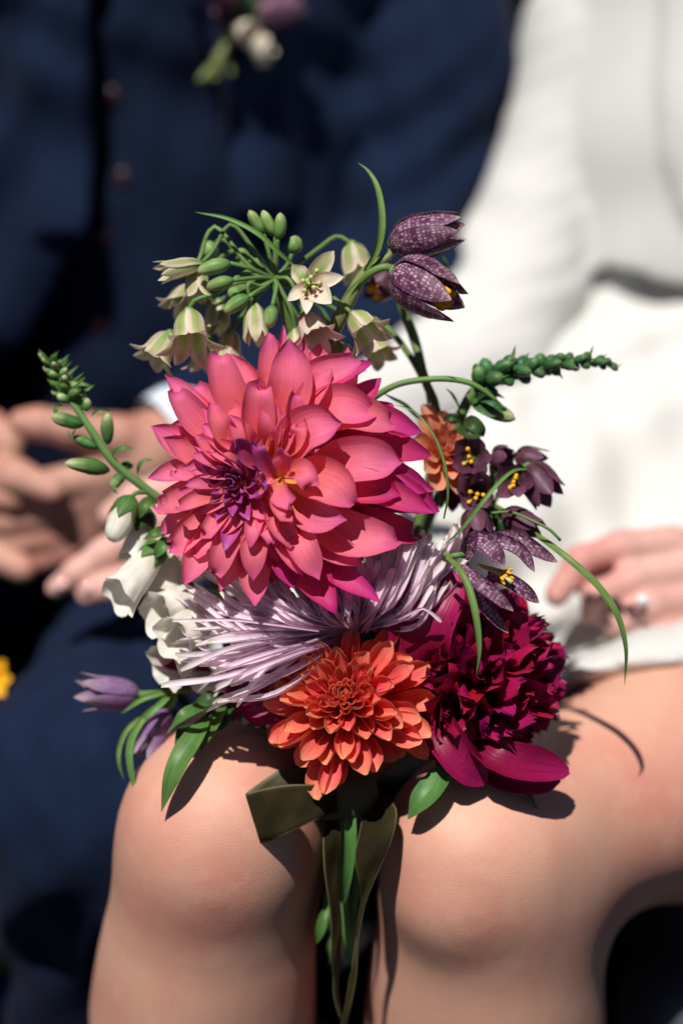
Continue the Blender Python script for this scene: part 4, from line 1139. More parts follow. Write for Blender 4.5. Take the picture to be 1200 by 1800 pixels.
# ------------------------------------------------------------------ checked fritillaries, upper right
fr0 = Z(z2, 800, 400, -.022)
frit = thing('fritillary', 'pair of purple checkered fritillary bells at the top right against the white sleeve', 'fritillary', fr0, G)
FSH = [(0, .30), (.08, .70), (.3, 1.0), (.6, 1.02), (.85, .86), (1, .74)]
def fritbell(root, b0, b1, R, mat=M_frit, st=None, ph=None, shape=FSH, over=1.12):
    L = np.linalg.norm(b1 - b0)
    return bell(root, b0, b1 - b0, L, R, 6, mat, 'tepal', shape, over, name='bell', stamens=st, phase=ph, jit=.08, nv=13, nu=9)
fritbell(frit, Z(z2, 880, 302, -.022), Z(z2, 1122, 252, -.010), 78 / 1.935 * K, ph=.3)
fritbell(frit, Z(z2, 893, 398, -.014), Z(z2, 1112, 512, .004), 92 / 1.935 * K, st=(6, .78, .0028), ph=.9)
tube('stem', frit, [W(560, 640, -.05), Z(z2, 690, 600, -.03), Z(z2, 745, 490, -.024), Z(z2, 800, 400, -.022), Z(z2, 880, 345, -.022), Z(z2, 884, 305, -.022)], [(0, .0048), (.5, .0042), (.75, .0034), (1, .002)], M_stemb, ns=10, nv=34)
tube('pedicel', frit, [Z(z2, 770, 450, -.022), Z(z2, 815, 405, -.014), Z(z2, 865, 385, -.012), Z(z2, 895, 398, -.014)], .0024, M_stem, nv=16)
sheet('leaf', frit, [Z(z2, *q) for q in ((795, 400, -.018), (838, 320, -.014), (852, 220, -.012), (838, 120, -.014), (808, 60, -.018), (772, 30, -.022))], CM + RT * .4, 31 / 1.935 * K, M_blade, 'blade', .9, nu=7, nv=24)
sheet('leaf', frit, [Z(z2, *q) for q in ((700, 580, -.03), (720, 530, -.024), (745, 470, -.020), (790, 420, -.016))], CM - RT * .3, 24 / 1.935 * K, M_blade, 'blade', 1.0, nu=7, nv=12)
tube('stem', frit, [W(560, 640, -.05), W(548, 760, -.07), W(560, 1080, -.09), W(596, 1400, -.06), W(590, 1650, -.09)], .0045, M_stem, nv=26)

fr1 = W(747, 668, -.07)
frit2 = thing('fritillary', 'dark fritillary bell with yellow stamens seen blurred behind the checkered pair', 'fritillary', fr1, G)
fritbell(frit2, Z(z2, 905, 395, -.085), Z(z2, 815, 480, -.075), 62 / 1.935 * K, mat=M_plum, st=(5, .7, .0035))
tube('stem', frit2, [Z(z2, 905, 395, -.085), Z(z2, 905, 470, -.085), Z(z2, 925, 530, -.08), Z(z2, 965, 640, -.072), Z(z2, 1000, 770, -.066), W(768, 740, -.066), W(740, 900, -.08), W(640, 1250, -.09), W(604, 1400, -.06), W(612, 1600, -.09)], .0028, M_stem, nv=50)
tube('stem', frit2, [Z(z2, 815, 560, -.075), Z(z2, 880, 600, -.072), Z(z2, 950, 690, -.07), Z(z2, 1010, 800, -.068)], .002, M_stem, nv=16)
sheet('leaf', frit2, [Z(z2, *q) for q in ((905, 470, -.085), (930, 530, -.08), (965, 620, -.078), (1000, 760, -.07), (1015, 890, -.066))], CM, 30 / 1.935 * K, M_blade, 'blade', .8, nu=7, nv=16)
sheet('leaf', frit2, [Z(z2, *q) for q in ((1010, 480, -.07), (1050, 400, -.06), (1075, 375, -.055), (1058, 345, -.055))], CM, 30 / 1.935 * K, M_leafd, 'blade', .8)
sheet('leaf', frit2, [W(735, 735, -.06), W(712, 712, -.05), W(690, 700, -.045), W(672, 690, -.045)], CM, 9 * K, M_leaf, 'blade', .8)

# arching green stem with a foxglove spike, right
fx = W(800, 760, -.055)
fox = thing('foxglove', 'green foxglove spike in tight bud reaching out to the right over the white skirt', 'foxglove', fx, G)
tube('stem', fox, [Z(z3, 400, 560, -.075), Z(z3, 405, 440, -.06), Z(z3, 440, 340, -.056), Z(z3, 490, 260, -.054), Z(z3, 570, 195, -.052), Z(z3, 700, 175, -.050), Z(z3, 850, 148, -.050), Z(z3, 1000, 135, -.050), Z(z3, 1090, 155, -.050)],
     [(0, .0036), (.5, .0032), (1, .0012)], M_stem, ns=9, nv=40)
spine = [(505, 250), (560, 195), (640, 178), (720, 170), (800, 155), (880, 145), (960, 135), (1030, 138), (1085, 152)]
spp = spline([np.array([x, y, 0.]) for x, y in spine], 60)
nb = 38
for i in range(nb):
    f = i / (nb - 1)
    p = spp[int(f * 59)]; tg = spp[min(59, int(f * 59) + 1)] - spp[max(0, int(f * 59) - 1)]; tg = nrm(tg)
    ph = i * 2.39996
    nr = np.array([-tg[1], tg[0]])
    size = (1 - f) ** .8
    Lb = 54 + 68 * size; rb_ = 16 + 23 * size
    off = math.cos(ph); dep = math.sin(ph)
    lift = .42 + .3 * size
    ex = tg[0] * (1 - lift * abs(off)) * .9 + nr[0] * off * lift; ey = tg[1] * (1 - lift * abs(off)) * .9 + nr[1] * off * lift
    a = Z(z3, p[0], p[1], -.050 + dep * .003)
    b = Z(z3, p[0] + ex * Lb, p[1] + ey * Lb, -.050 + dep * (.004 + .013 * size))
    bud('bud', fox, a, b, rb_ / 2.5 * K, M_budd)
    if i % 3 == 0:
        e = b + (b - a) * .35 + (UP * rng.uniform(-.002, .003))
        sheet('bract', fox, [a, (a + b) / 2 + CM * .002 * dep, b, e], CM + UP * .3, rb_ * .7 / 2.5 * K, M_leaf, 'leaf', .8, nu=5, nv=7)
bud('bud', fox, Z(z3, 470, 310, -.05), Z(z3, 662, 392, -.036), 44 / 2.5 * K, M_budf, ns=12)
for q, w in ((((480, 300, -.05), (530, 300, -.036), (580, 330, -.032), (615, 375, -.034)), 50), (((475, 320, -.05), (510, 350, -.035), (545, 372, -.034), (580, 380, -.036)), 40)):
    sheet('sepal', fox, [Z(z3, *k) for k in q], CM, w / 2.5 * K, M_budd, 'leaf', .8, nu=5, nv=8)
leaf(fox, [(*z3(440, 400), -.05), (*z3(475, 410), -.04), (*z3(510, 440), -.04), (*z3(525, 470), -.045)], 30, CM, mat=M_leafd)
leaf(fox, [(*z3(430, 400), -.05), (*z3(400, 385), -.045), (*z3(370, 385), -.045), (*z3(345, 402), -.05)], 15, CM, mat=M_leafd)
leaf(fox, [(*z3(430, 420), -.05), (*z3(440, 450), -.04), (*z3(480, 470), -.038), (*z3(520, 465), -.04)], 26, CM + UP, mat=M_leafd)
leaf(fox, [(*z3(420, 350), -.05), (*z3(408, 320), -.048), (*z3(385, 280), -.048), (*z3(357, 255), -.05)], 6, CM)
leaf(fox, [(*z3(500, 200), -.052), (*z3(482, 180), -.05), (*z3(488, 155), -.05), (*z3(515, 148), -.05)], 7, CM)
tube('stem', fox, [W(640, 715, -.045), Z(z3, 60, 285, -.035), Z(z3, 150, 238, -.032), Z(z3, 260, 218, -.030), Z(z3, 370, 215, -.030), Z(z3, 470, 235, -.030), Z(z3, 550, 285, -.032), Z(z3, 620, 350, -.036)], [(0, .0020), (.7, .0018), (1, .001)], M_stem, nv=32)
bind_stem(fox, Z(z3, 400, 560, -.075), .0034, via=W(720, 1000, -.10))

# ------------------------------------------------------------------ plum bells with yellow anthers
pl0 = W(835, 880, -.06)
plum = thing('fritillary', 'cluster of dark plum fritillary bells with yellow anthers, right of the big pink dahlia', 'fritillary', pl0, G)
def openbell(root, c, tips, anthers, cd, w, mat=M_plum, dn=.016, f=z3, sc=2.5):
    """an open bell seen into: petals from the heart c to the given tips"""
    hb_ = Z(f, *c, cd)
    h = ball('bell', root, hb_, .004, M_budd)
    for (tx, ty, d) in tips:
        mxx, myy = c[0] + (tx - c[0]) * .6, c[1] + (ty - c[1]) * .6
        pts = [hb_, Z(f, c[0] + (tx - c[0]) * .3, c[1] + (ty - c[1]) * .3, cd + dn * .25), Z(f, mxx, myy, cd + dn * .7 + d), Z(f, tx, ty, cd + dn + d)]
        ctr = nrm(Z(f, c[0], c[1], cd) - Z(f, tx, ty, cd))
        sheet('petal', h, pts, CM + ctr * .8, w / sc * K, mat, 'round', [(0, 1.0), (.5, .8), (1, .5)], nu=8, nv=10, ripple=.08)
    for (ax_, ay_) in anthers:
        q = Z(f, ax_, ay_, cd + dn * .9)
        tube('filament', h, [hb_, q], .0006, M_pistil, ns=5, nv=4)
        ball('anther', h, q, 10.5 / sc * K, M_yel, ns=9, nv=7)
    return h
openbell(plum, (475, 560), [(390, 600, 0), (400, 490, -.004), (500, 470, -.004), (560, 560, 0), (520, 660, .006), (440, 650, .006)], [(455, 523), (460, 557), (438, 588), (470, 580)], -.050, 100)
openbell(plum, (505, 715), [(420, 640, .004), (520, 620, .006), (560, 690, 0), (540, 780, 0), (430, 780, 0), (405, 700, 0)], [(465, 712), (497, 722), (523, 726), (460, 757), (490, 740)], -.046, 110)
openbell(plum, (665, 650), [(590, 590, -.004), (690, 590, -.004), (745, 680, 0), (680, 735, .004), (590, 735, .004), (575, 650, 0)], [(665, 650), (656, 668), (655, 684), (640, 693), (668, 640)], -.046, 100)
PSH = [(0, .35), (.1, .75), (.35, 1.0), (.7, 1.0), (1, 1.05)]
fritbell(plum, Z(z3, 715, 600, -.048), Z(z3, 825, 750, -.040), 88 / 2.5 * K, mat=M_plum, shape=PSH, over=1.2)
fritbell(plum, Z(z3, 665, 550, -.062), Z(z3, 800, 590, -.056), 58 / 2.5 * K, mat=M_plum, shape=PSH, over=1.2)
fritbell(plum, Z(z3, 560, 560, -.06), Z(z3, 640, 570, -.055), 60 / 2.5 * K, mat=M_plum, shape=PSH, over=1.2)
fritbell(plum, Z(z3, 615, 800, -.040), Z(z3, 765, 895, -.030), 66 / 2.5 * K, mat=M_plum, shape=PSH, over=1.25)
fritbell(plum, Z(z3, 480, 790, -.040), Z(z3, 505, 930, -.030), 72 / 2.5 * K, mat=M_plum, shape=PSH, over=1.2)
fritbell(plum, Z(z3, 400, 650, -.070), Z(z3, 400, 780, -.060), 70 / 2.5 * K, mat=M_plum, shape=PSH, over=1.2)
for a, b in (((715, 600, -.048), (560, 640, -.075)), ((615, 800, -.04), (560, 790, -.07)), ((665, 550, -.062), (590, 620, -.08)), ((480, 790, -.04), (500, 760, -.07)), ((505, 715, -.046), (520, 740, -.075)), ((475, 560, -.05), (500, 640, -.08)), ((665, 650, -.046), (600, 700, -.075)), ((400, 650, -.07), (460, 760, -.085)), ((560, 560, -.06), (560, 700, -.08))):
    pedicel(plum, [Z(z3, *a), Z(z3, (a[0] + b[0]) / 2, (a[1] + b[1]) / 2 - 12, (a[2] + b[2]) / 2), Z(z3, *b), W(825, 960, -.08)], .0018)
tube('pedicel', plum, [Z(z3, 560, 805, -.03), Z(z3, 640, 800, -.025), Z(z3, 720, 830, -.018), Z(z3, 810, 875, -.016), Z(z3, 862, 925, -.018)], .0009, M_stem, nv=18)
sheet('leaf', plum, [Z(z3, *q) for q in ((712, 612, -.012), (660, 618, -.006), (600, 665, -.002), (520, 760, .002), (420, 885, -.004), (345, 950, -.016))], CM - RT * .3 + UP * .3, 27 / 2.5 * K, M_blade, 'blade', 1.1, nu=7, nv=24)
sheet('leaf', plum, [Z(z3, *q) for q in ((700, 870, -.040), (790, 930, -.026), (900, 1015, -.016), (1020, 1125, -.012), (1105, 1250, -.012), (1146, 1400, -.018), (1143, 1562, -.030))], CM + UP * .7 + RT * .3, 47 / 2.5 * K, M_blade, 'blade', .9, nu=9, nv=34)
sheet('leaf', plum, [Z(z3, *q) for q in ((350, 830, -.004), (368, 720, .004), (352, 580, .008), (300, 450, .008), (220, 358, .004), (122, 325, -.002))], CM - RT * .3, 15 / 2.5 * K, M_blade, 'blade', .9, nu=5, nv=28)
leaf(plum, [(*z3(560, 800), -.06), (*z3(600, 830), -.05), (*z3(600, 880), -.05), (*z3(560, 900), -.055)], 40, CM, mat=M_leafd)
bind_stem(plum, W(825, 960, -.08), .003, via=W(730, 1200, -.10))

# ------------------------------------------------------------------ open checked fritillary over the peony
of0 = Z(z3, 470, 1010, -.005)
ofr = thing('fritillary', 'open checkered fritillary with yellow stamens hanging in front of the crimson peony', 'fritillary', of0, G)
OF = [((440, 985, .004), (500, 935, .016), (560, 975, .022), (614, 1045, .020), 128), ((500, 925, -.008), (575, 925, .006), (680, 970, .010), (748, 1064, .006), 88), ((560, 905, -.018), (660, 915, -.008), (750, 970, -.004), (850, 1022, -.008), 92),
      ((540, 1080, -.008), (620, 1100, .002), (700, 1150, .006), (768, 1200, .000), 92), ((435, 1030, .0), (470, 1090, .012), (560, 1160, .016), (655, 1236, .012), 92), ((440, 1070, -.008), (500, 1180, .002), (560, 1255, .004), (632, 1333, .0), 84)]
for *q, w in OF:
    sheet('petal', ofr, [Z(z3, *k) for k in q], CM + UP * .25 + RT * .1, w * .9 / 2.5 * K, M_frit, 'tepal', [(0, 1.3), (.5, 1.0), (.85, 1.0), (1, 1.2)], nu=9, nv=16, ripple=.10, rfreq=1.6, groove=.06)
for (x, y, dx, dy) in ((600, 1082, 12, 20), (625, 1065, 22, 6), (612, 1070, 18, 14), (635, 1080, 20, 12), (605, 1098, 12, 22), (630, 1055, 22, -4)):
    a = Z(z3, x - dx * .8, y - dy * .8, .010); b = Z(z3, x + dx, y + dy, .018)
    bud('anther', ofr, a, b, 8.5 / 2.5 * K, M_yel)
    tube('filament', ofr, [Z(z3, 500, 1030, .0), a], .0006, M_pistil, ns=5, nv=4)
tube('pistil', ofr, [Z(z3, 520, 1040, .002), Z(z3, 600, 1075, .014), Z(z3, 650, 1110, .018)], [(0, .001), (.8, .001), (1, .0016)], M_pistil, nv=10)
tube('pedicel', ofr, [Z(z3, 455, 1000, -.006), Z(z3, 420, 985, .0), Z(z3, 380, 1000, .0), Z(z3, 330, 1010, -.03), W(740, 1100, -.08)], .0018, M_stem, nv=20)
sheet('leaf', ofr, [Z(z3, *q) for q in ((362, 1000, .008), (410, 1045, .018), (455, 1130, .024), (488, 1260, .028), (503, 1400, .026), (492, 1515, .020))], CM + RT * .3 + UP * .1, 40 / 2.5 * K, M_blade, 'blade', .9, nu=9, nv=30)
bind_stem(ofr, W(740, 1100, -.08), .0026, via=W(690, 1260, -.095))

# ------------------------------------------------------------------ white foxglove, left
wf0 = Z(z6, 860, 860, -.05)
wfx = thing('foxglove', 'white foxglove spike with green buds leaning out to the left past the hands', 'foxglove', wf0, G)
tube('stem', wfx, [W(330, 930, -.058), Z(z6, 860, 850, -.05), Z(z6, 760, 770, -.048), Z(z6, 600, 640, -.047), Z(z6, 490, 480, -.048), Z(z6, 400, 350, -.050), Z(z6, 330, 255, -.052), Z(z6, 270, 120, -.054)], [(0, .0030), (.5, .0026), (.85, .0020), (1, .0012)], M_stem, ns=9, nv=40)
def fb2(x0, y0, x1, y1, r, d0=-.048, d1=-.044, mat=M_budf):
    bud('bud', wfx, Z(z6, x0, y0, d0), Z(z6, x1, y1, d1), r / 3 * K, mat, ns=11)
fb2(440, 440, 270, 395, 42); fb2(570, 540, 568, 378, 38, -.048, -.04); fb2(575, 680, 342, 640, 48, -.046, -.034)
fb2(520, 560, 385, 500, 34, -.05, -.055); fb2(650, 700, 590, 770, 36); fb2(640, 660, 700, 650, 30, -.05, -.056)
fb2(410, 370, 440, 270, 40, -.052, -.054); fb2(450, 370, 460, 300, 26, -.05, -.05)
for i in range(26):
    f = i / 25; ph = i * 2.39996
    x = 375 - 105 * f; y = 320 - 205 * f
    Lb = 122 - 50 * f; r = 33 - 15 * f
    dx = math.cos(ph); dz = math.sin(ph)
    fb2(x, y, x + dx * Lb * .75 - 15 * f, y - Lb * (.35 + .4 * f) + 25 * (1 - f) * abs(dx), r, -.052, -.052 + dz * .012, M_budf if i % 3 else M_leaf)
    if True:
        a = Z(z6, x, y, -.052); b = Z(z6, x + dx * Lb * 1.0, y - Lb * (.75 + .3 * f), -.052 + dz * .014)
        sheet('bract', wfx, [a, (a + b) / 2 + CM * .002, b], CM + UP * .3, r * .8 / 3 * K, M_leaf, 'leaf', .7, nu=5, nv=7)
for q, w in ((((380, 250, -.05), (410, 228, -.046), (450, 228, -.045), (492, 240, -.048)), 9), (((330, 340, -.05), (300, 350, -.046), (295, 380, -.046), (310, 400, -.046)), 11), (((480, 400, -.05), (510, 372, -.046), (550, 370, -.046), (598, 372, -.048)), 7),
             (((590, 620, -.047), (610, 580, -.042), (650, 562, -.040), (712, 568, -.042)), 12), (((725, 700, -.048), (735, 655, -.043), (765, 628, -.042), (812, 625, -.044)), 10), (((620, 740, -.046), (600, 770, -.042), (605, 790, -.042), (622, 806, -.044)), 8),
             (((400, 460, -.05), (375, 500, -.047), (362, 490, -.046), (360, 465, -.047)), 5)):
    sheet('bract', wfx, [Z(z6, *k) for k in q], CM + UP * .5, w * K, M_leaf, 'leaf', .6, nu=5, nv=12)

def trumpet(root, base, axis, L, r0, r1, mat, lobes=5, flare=1.35, bendv=None, up=None, squash=.92, lip=.12, name='bell'):
    """a foxglove bell: a tube that swells, then flares into lobes, the lower lip longest"""
    axis = nrm(np.asarray(axis, float)); base = np.asarray(base, float)
    bendv = np.zeros(3) if bendv is None else bendv
    nv, nsg = 20, 30
    t = np.linspace(0, 1, nv)
    C = base + axis * (L * t)[:, None] + np.outer(t ** 2, bendv) * L
    rr = np.interp(t, [0, .06, .2, .45, .7, .86, .95, 1], [r0 * .5, r0, r0 * 1.15, r1 * .9, r1, r1 * 1.03, r1 * (1 + (flare - 1) * .55), r1 * flare])
    T, N, Sd = frames(C, up if up is not None else UP)
    a = np.linspace(0, 2 * math.pi, nsg, endpoint=False)
    V = np.zeros((nv, nsg, 3)); UVs = np.zeros((nv, nsg, 2))
    for j in range(nv):
        e = max(0, (t[j] - .72) / .28)
        lob = 1 + .06 * e * np.cos(a * lobes) + e * (.035 * np.sin(a * 9 + 1.3) + .025 * np.sin(a * 13 + base[0] * 900))
        low = .5 - .5 * np.cos(a)               # 1 opposite N: lower lip
        ext = e * e * L * (lip * low + .04 * np.cos(a * lobes))
        V[j] = C[j] + N[j] * (rr[j] * lob * np.cos(a) * squash)[:, None] + Sd[j] * (rr[j] * lob * np.sin(a))[:, None] + T[j] * ext[:, None]
        UVs[j, :, 0] = a / 6.2832; UVs[j, :, 1] = t[j]
    o = mesh_obj(name, V.reshape(-1, 3), grid_faces(nsg, nv, True), mat, root, UVs.reshape(-1, 2))
    return o
def calyx(root, c, axis, r, mat=M_leaf):
    axis = nrm(np.asarray(axis)); u = nrm(np.cross(axis, [.2, .5, .8])); v = np.cross(axis, u)
    for i in range(5):
        a = i * 1.2566 + .4; rad = u * math.cos(a) + v * math.sin(a)
        sheet('sepal', root, [c - axis * r * .3, c + rad * r * .8 + axis * r * .3, c + rad * r * 1.0 + axis * r * 1.2, c + rad * r * 1.05 + axis * r * 2.0], -rad, r * 1.5, mat, 'leaf', .7, nu=5, nv=8)
# the closed white bell
a = Z(z6, 690, 840, -.044); b = Z(z6, 588, 1050, -.034)
tube('bell', wfx, [a, a * .5 + b * .5, b], [(0, .0040), (.12, .0064), (.35, .0078), (.6, .0080), (.82, .0066), (.93, .0048), (1, .0025)], M_cream, ns=16, nv=18)
calyx(wfx, Z(z6, 692, 826, -.044), b - a, .0085, M_leaf)
tube('pedicel', wfx, [Z(z6, 692, 826, -.044), Z(z6, 715, 800, -.044), Z(z6, 760, 795, -.047), Z(z6, 790, 800, -.049)], .0014, M_stem)
# open bells
trumpet(wfx, Z(z6, 775, 900, -.058), Z(z6, 705, 1110, -.052) - Z(z6, 775, 900, -.058), .030, .0055, .0080, M_cream, flare=1.15, lip=.1)
trumpet(wfx, Z(z6, 850, 1075, -.052), Z(z6, 640, 1330, -.036) - Z(z6, 850, 1075, -.052), .039, .0070, .0112, M_cream, flare=1.3, lip=.22, up=I(-.7, .6, .5))
trumpet(wfx, Z(z6, 915, 1120, -.066), Z(z6, 870, 1300, -.06) - Z(z6, 915, 1120, -.066), .026, .0065, .0095, M_cream, flare=1.2)
calyx(wfx, Z(z6, 850, 1070, -.05), Z(z6, 640, 1330, -.036) - Z(z6, 850, 1075, -.052), .0085, M_leaf)
calyx(wfx, Z(z6, 775, 885, -.055), Z(z6, 705, 1110, -.052) - Z(z6, 775, 900, -.058), .0085, M_leafd)
leaf(wfx, [(*z6(830, 850), -.046), (*z6(790, 845), -.040), (*z6(750, 880), -.038), (*z6(735, 935), -.042)], 24, CM + UP * .3, mat=M_leaf)
leaf(wfx, [(*z6(900, 1010), -.046), (*z6(850, 1005), -.036), (*z6(800, 1025), -.034), (*z6(755, 1045), -.038)], 24, CM + UP * .5, mat=M_leaf)
leaf(wfx, [(*z6(910, 1040), -.046), (*z6(880, 1060), -.036), (*z6(840, 1100), -.034), (*z6(815, 1145), -.038)], 28, CM + UP * .2, mat=M_leaf)
bind_stem(wfx, W(330, 930, -.058), .0034, via=W(450, 1150, -.10))

# lower white foxglove bloom
wl0 = Z(z7, 700, 250, -.05)
wlow = thing('foxglove', 'creamy white foxglove bells with frilled lips below the left side of the pink dahlia', 'foxglove', wl0, G)
trumpet(wlow, Z(z7, 700, 175, -.055), Z(z7, 420, 330, -.030) - Z(z7, 700, 175, -.055), .033, .0074, .0118, M_cream, flare=1.3, lip=.22, up=I(-.4, .9, .3))
trumpet(wlow, Z(z7, 760, 290, -.045), Z(z7, 520, 450, -.020) - Z(z7, 760, 290, -.045), .033, .0076, .0124, M_cream, flare=1.2, lip=.16, up=I(-.4, .6, .7))
trumpet(wlow, Z(z7, 690, 470, -.058), Z(z7, 530, 570, -.046) - Z(z7, 690, 470, -.058), .026, .008, .0125, M_cream, flare=1.3, lip=.1, up=I(-.4, .6, .7))
trumpet(wlow, Z(z7, 830, 520, -.056), Z(z7, 730, 610, -.046) - Z(z7, 830, 520, -.056), .022, .007, .0115, M_cream, flare=1.25, lip=.1, up=I(-.4, .6, .7))
for (x, y, x2, y2, d) in ((1000, 830, 915, 880, -.05), (1040, 850, 985, 895, -.046), (1090, 850, 1050, 905, -.046), (1100, 880, 1120, 930, -.046)):
    sheet('petal', wlow, [Z(z7, x, y, d), Z(z7, (x + x2) / 2, (y + y2) / 2 - 8, d + .006), Z(z7, x2, y2, d + .004)], CM + UP * .5, 52 / 3 * K, M_cream, 'round', .8, nu=7, nv=8, ripple=.1)
tube('stem', wlow, [Z(z7, 700, 175, -.055), Z(z7, 790, 220, -.065), Z(z7, 830, 330, -.07), Z(z7, 850, 520, -.072), Z(z7, 1000, 800, -.07)], .003, M_stem, nv=24)
calyx(wlow, Z(z7, 705, 172, -.055), Z(z7, 420, 330, -.030) - Z(z7, 700, 175, -.055), .009, M_leaf)
bind_stem(wlow, Z(z7, 1000, 800, -.07), .003)

# ------------------------------------------------------------------ soft lilac fritillary at the lower left
lf0 = Z(z7, 560, 700, -.07)
lfr = thing('fritillary', 'pale purple fritillary nodding out of focus over the navy trousers at lower left', 'fritillary', lf0, G)
fritbell(lfr, Z(z7, 372, 722, -.082), Z(z7, 62, 700, -.070), 98 / 3 * K, mat=M_frits, shape=[(0, .3), (.08, .7), (.35, 1.0), (.75, 1.0), (1, 1.12)], over=1.0)
fritbell(lfr, Z(z7, 520, 800, -.080), Z(z7, 390, 1075, -.074), 86 / 3 * K, mat=M_frits, shape=[(0, .3), (.08, .7), (.35, 1.0), (.75, 1.0), (1, 1.12)], over=1.0)
tube('stem', lfr, [Z(z7, 660, 690, -.075), Z(z7, 540, 705, -.07), Z(z7, 470, 720, -.07), Z(z7, 372, 724, -.08)], .0024, M_stem, nv=18)
tube('pedicel', lfr, [Z(z7, 560, 720, -.072), Z(z7, 560, 750, -.074), Z(z7, 522, 800, -.08)], .002, M_stem, nv=12)
for q, w in ((((560, 700, -.068), (470, 722, -.060), (380, 755, -.058), (278, 825, -.062)), 42), (((545, 720, -.066), (470, 790, -.056), (400, 850, -.056), (385, 860, -.06)), 44),
             (((500, 760, -.066), (400, 850, -.056), (335, 960, -.054), (325, 1090, -.054), (372, 1310, -.06)), 50), (((420, 820, -.068), (320, 900, -.062), (272, 1000, -.062), (268, 1090, -.062), (294, 1175, -.066)), 34)):
    sheet('leaf', lfr, [Z(z7, *k) for k in q], CM + UP * .4, w / 3 * K, M_blade, 'blade', .9, nu=7, nv=20)
bind_stem(lfr, Z(z7, 660, 690, -.075), .0026, via=W(430, 1260, -.085))

# leafy sprig resting on the knee
sp0 = Z(z7, 790, 770, -.05)
spr = thing('leaf_sprig', 'sprig of broad pointed green leaves lying on the left knee', 'leaves', sp0, G)
leaf(spr, [(*z7(760, 800), -.036), (*z7(670, 940), -.016), (*z7(560, 1130), -.006), (*z7(490, 1345), -.016)], 48, I(-.35, .45, .9), cup=.45)
leaf(spr, [(*z7(780, 760), -.048), (*z7(690, 800), -.028), (*z7(600, 850), -.022), (*z7(515, 935), -.028)], 40, I(-.2, .8, .6), cup=.6)
leaf(spr, [(*z7(700, 870), -.045), (*z7(620, 930), -.030), (*z7(580, 980), -.028), (*z7(560, 1010), -.03)], 40, I(-.4, .3, .9), cup=.5, mat=M_leafd)
leaf(spr, [(*z7(830, 770), -.046), (*z7(770, 860), -.028), (*z7(725, 950), -.020), (*z7(695, 1030), -.022)], 36, I(-.3, .3, .9), cup=.5, mat=M_leaf)
leaf(spr, [(*z7(860, 760), -.050), (*z7(830, 830), -.040), (*z7(800, 880), -.038), (*z7(770, 915), -.044)], 34, I(-.3, .3, .9), cup=.5, mat=M_leafd)
leaf(spr, [(*z7(840, 720), -.052), (*z7(770, 740), -.042), (*z7(700, 770), -.042), (*z7(640, 800), -.048)], 36, I(-.2, .6, .8), cup=.5, mat=M_leafd)
bind_stem(spr, sp0, .0026)

# ------------------------------------------------------------------ velvet ribbon
def velvet(name, col, col2):
    m, n, l, b = new_mat(name)
    tc = n.new('ShaderNodeTexCoord'); nz = n.new('ShaderNodeTexNoise'); nz.inputs['Scale'].default_value = 38; nz.inputs['Detail'].default_value = 8
    l.new(tc.outputs['Object'], nz.inputs['Vector'])
    rp = n.new('ShaderNodeValToRGB'); rp.color_ramp.elements[0].position = .35; rp.color_ramp.elements[1].position = .7
    rp.color_ramp.elements[0].color = (*col, 1); rp.color_ramp.elements[1].color = (*col2, 1)
    uv = n.new('ShaderNodeUVMap'); sp_ = n.new('ShaderNodeSeparateXYZ'); l.new(uv.outputs[0], sp_.inputs[0])
    e1 = n.new('ShaderNodeMath'); e1.operation = 'SUBTRACT'; e1.inputs[1].default_value = .5; l.new(sp_.outputs[0], e1.inputs[0])
    e2 = n.new('ShaderNodeMath'); e2.operation = 'ABSOLUTE'; l.new(e1.outputs[0], e2.inputs[0])
    mr = n.new('ShaderNodeMapRange'); mr.inputs[1].default_value = .455; mr.inputs[2].default_value = .475; mr.inputs[4].default_value = .8; l.new(e2.outputs[0], mr.inputs[0])
    mx = n.new('ShaderNodeMix'); mx.data_type = 'RGBA'; l.new(mr.outputs[0], mx.inputs[0]); l.new(nz.outputs[0], rp.inputs[0]); l.new(rp.outputs[0], mx.inputs[6]); mx.inputs[7].default_value = (.11, .10, .05, 1)
    l.new(mx.outputs[2], b.inputs['Base Color'])
    b.inputs['Roughness'].default_value = .8; b.inputs['Specular IOR Level'].default_value = .15
    b.inputs['Sheen Weight'].default_value = .06; b.inputs['Sheen Roughness'].default_value = .35; b.inputs['Sheen Tint'].default_value = (.70, .60, .25, 1)
    n2 = n.new('ShaderNodeTexNoise'); n2.inputs['Scale'].default_value = 1800; l.new(tc.outputs['Object'], n2.inputs['Vector'])
    bp = n.new('ShaderNodeBump'); bp.inputs['Strength'].default_value = .5; bp.inputs['Distance'].default_value = .0008
    l.new(n2.outputs[0], bp.inputs['Height']); l.new(bp.outputs[0], b.inputs['Normal'])
    return m
M_vel = velvet('olive_velvet', (.009, .0068, .0014), (.034, .025, .006))
M_velb = plain_mat('ribbon_back', (.10, .095, .055), .55, .4, col2=(.13, .125, .075), nscale=80)
rb0 = W(604, 1398, -.045)
rib = thing('ribbon', 'olive green velvet ribbon tied in a loop with two long tails between the knees', 'ribbon', rb0)
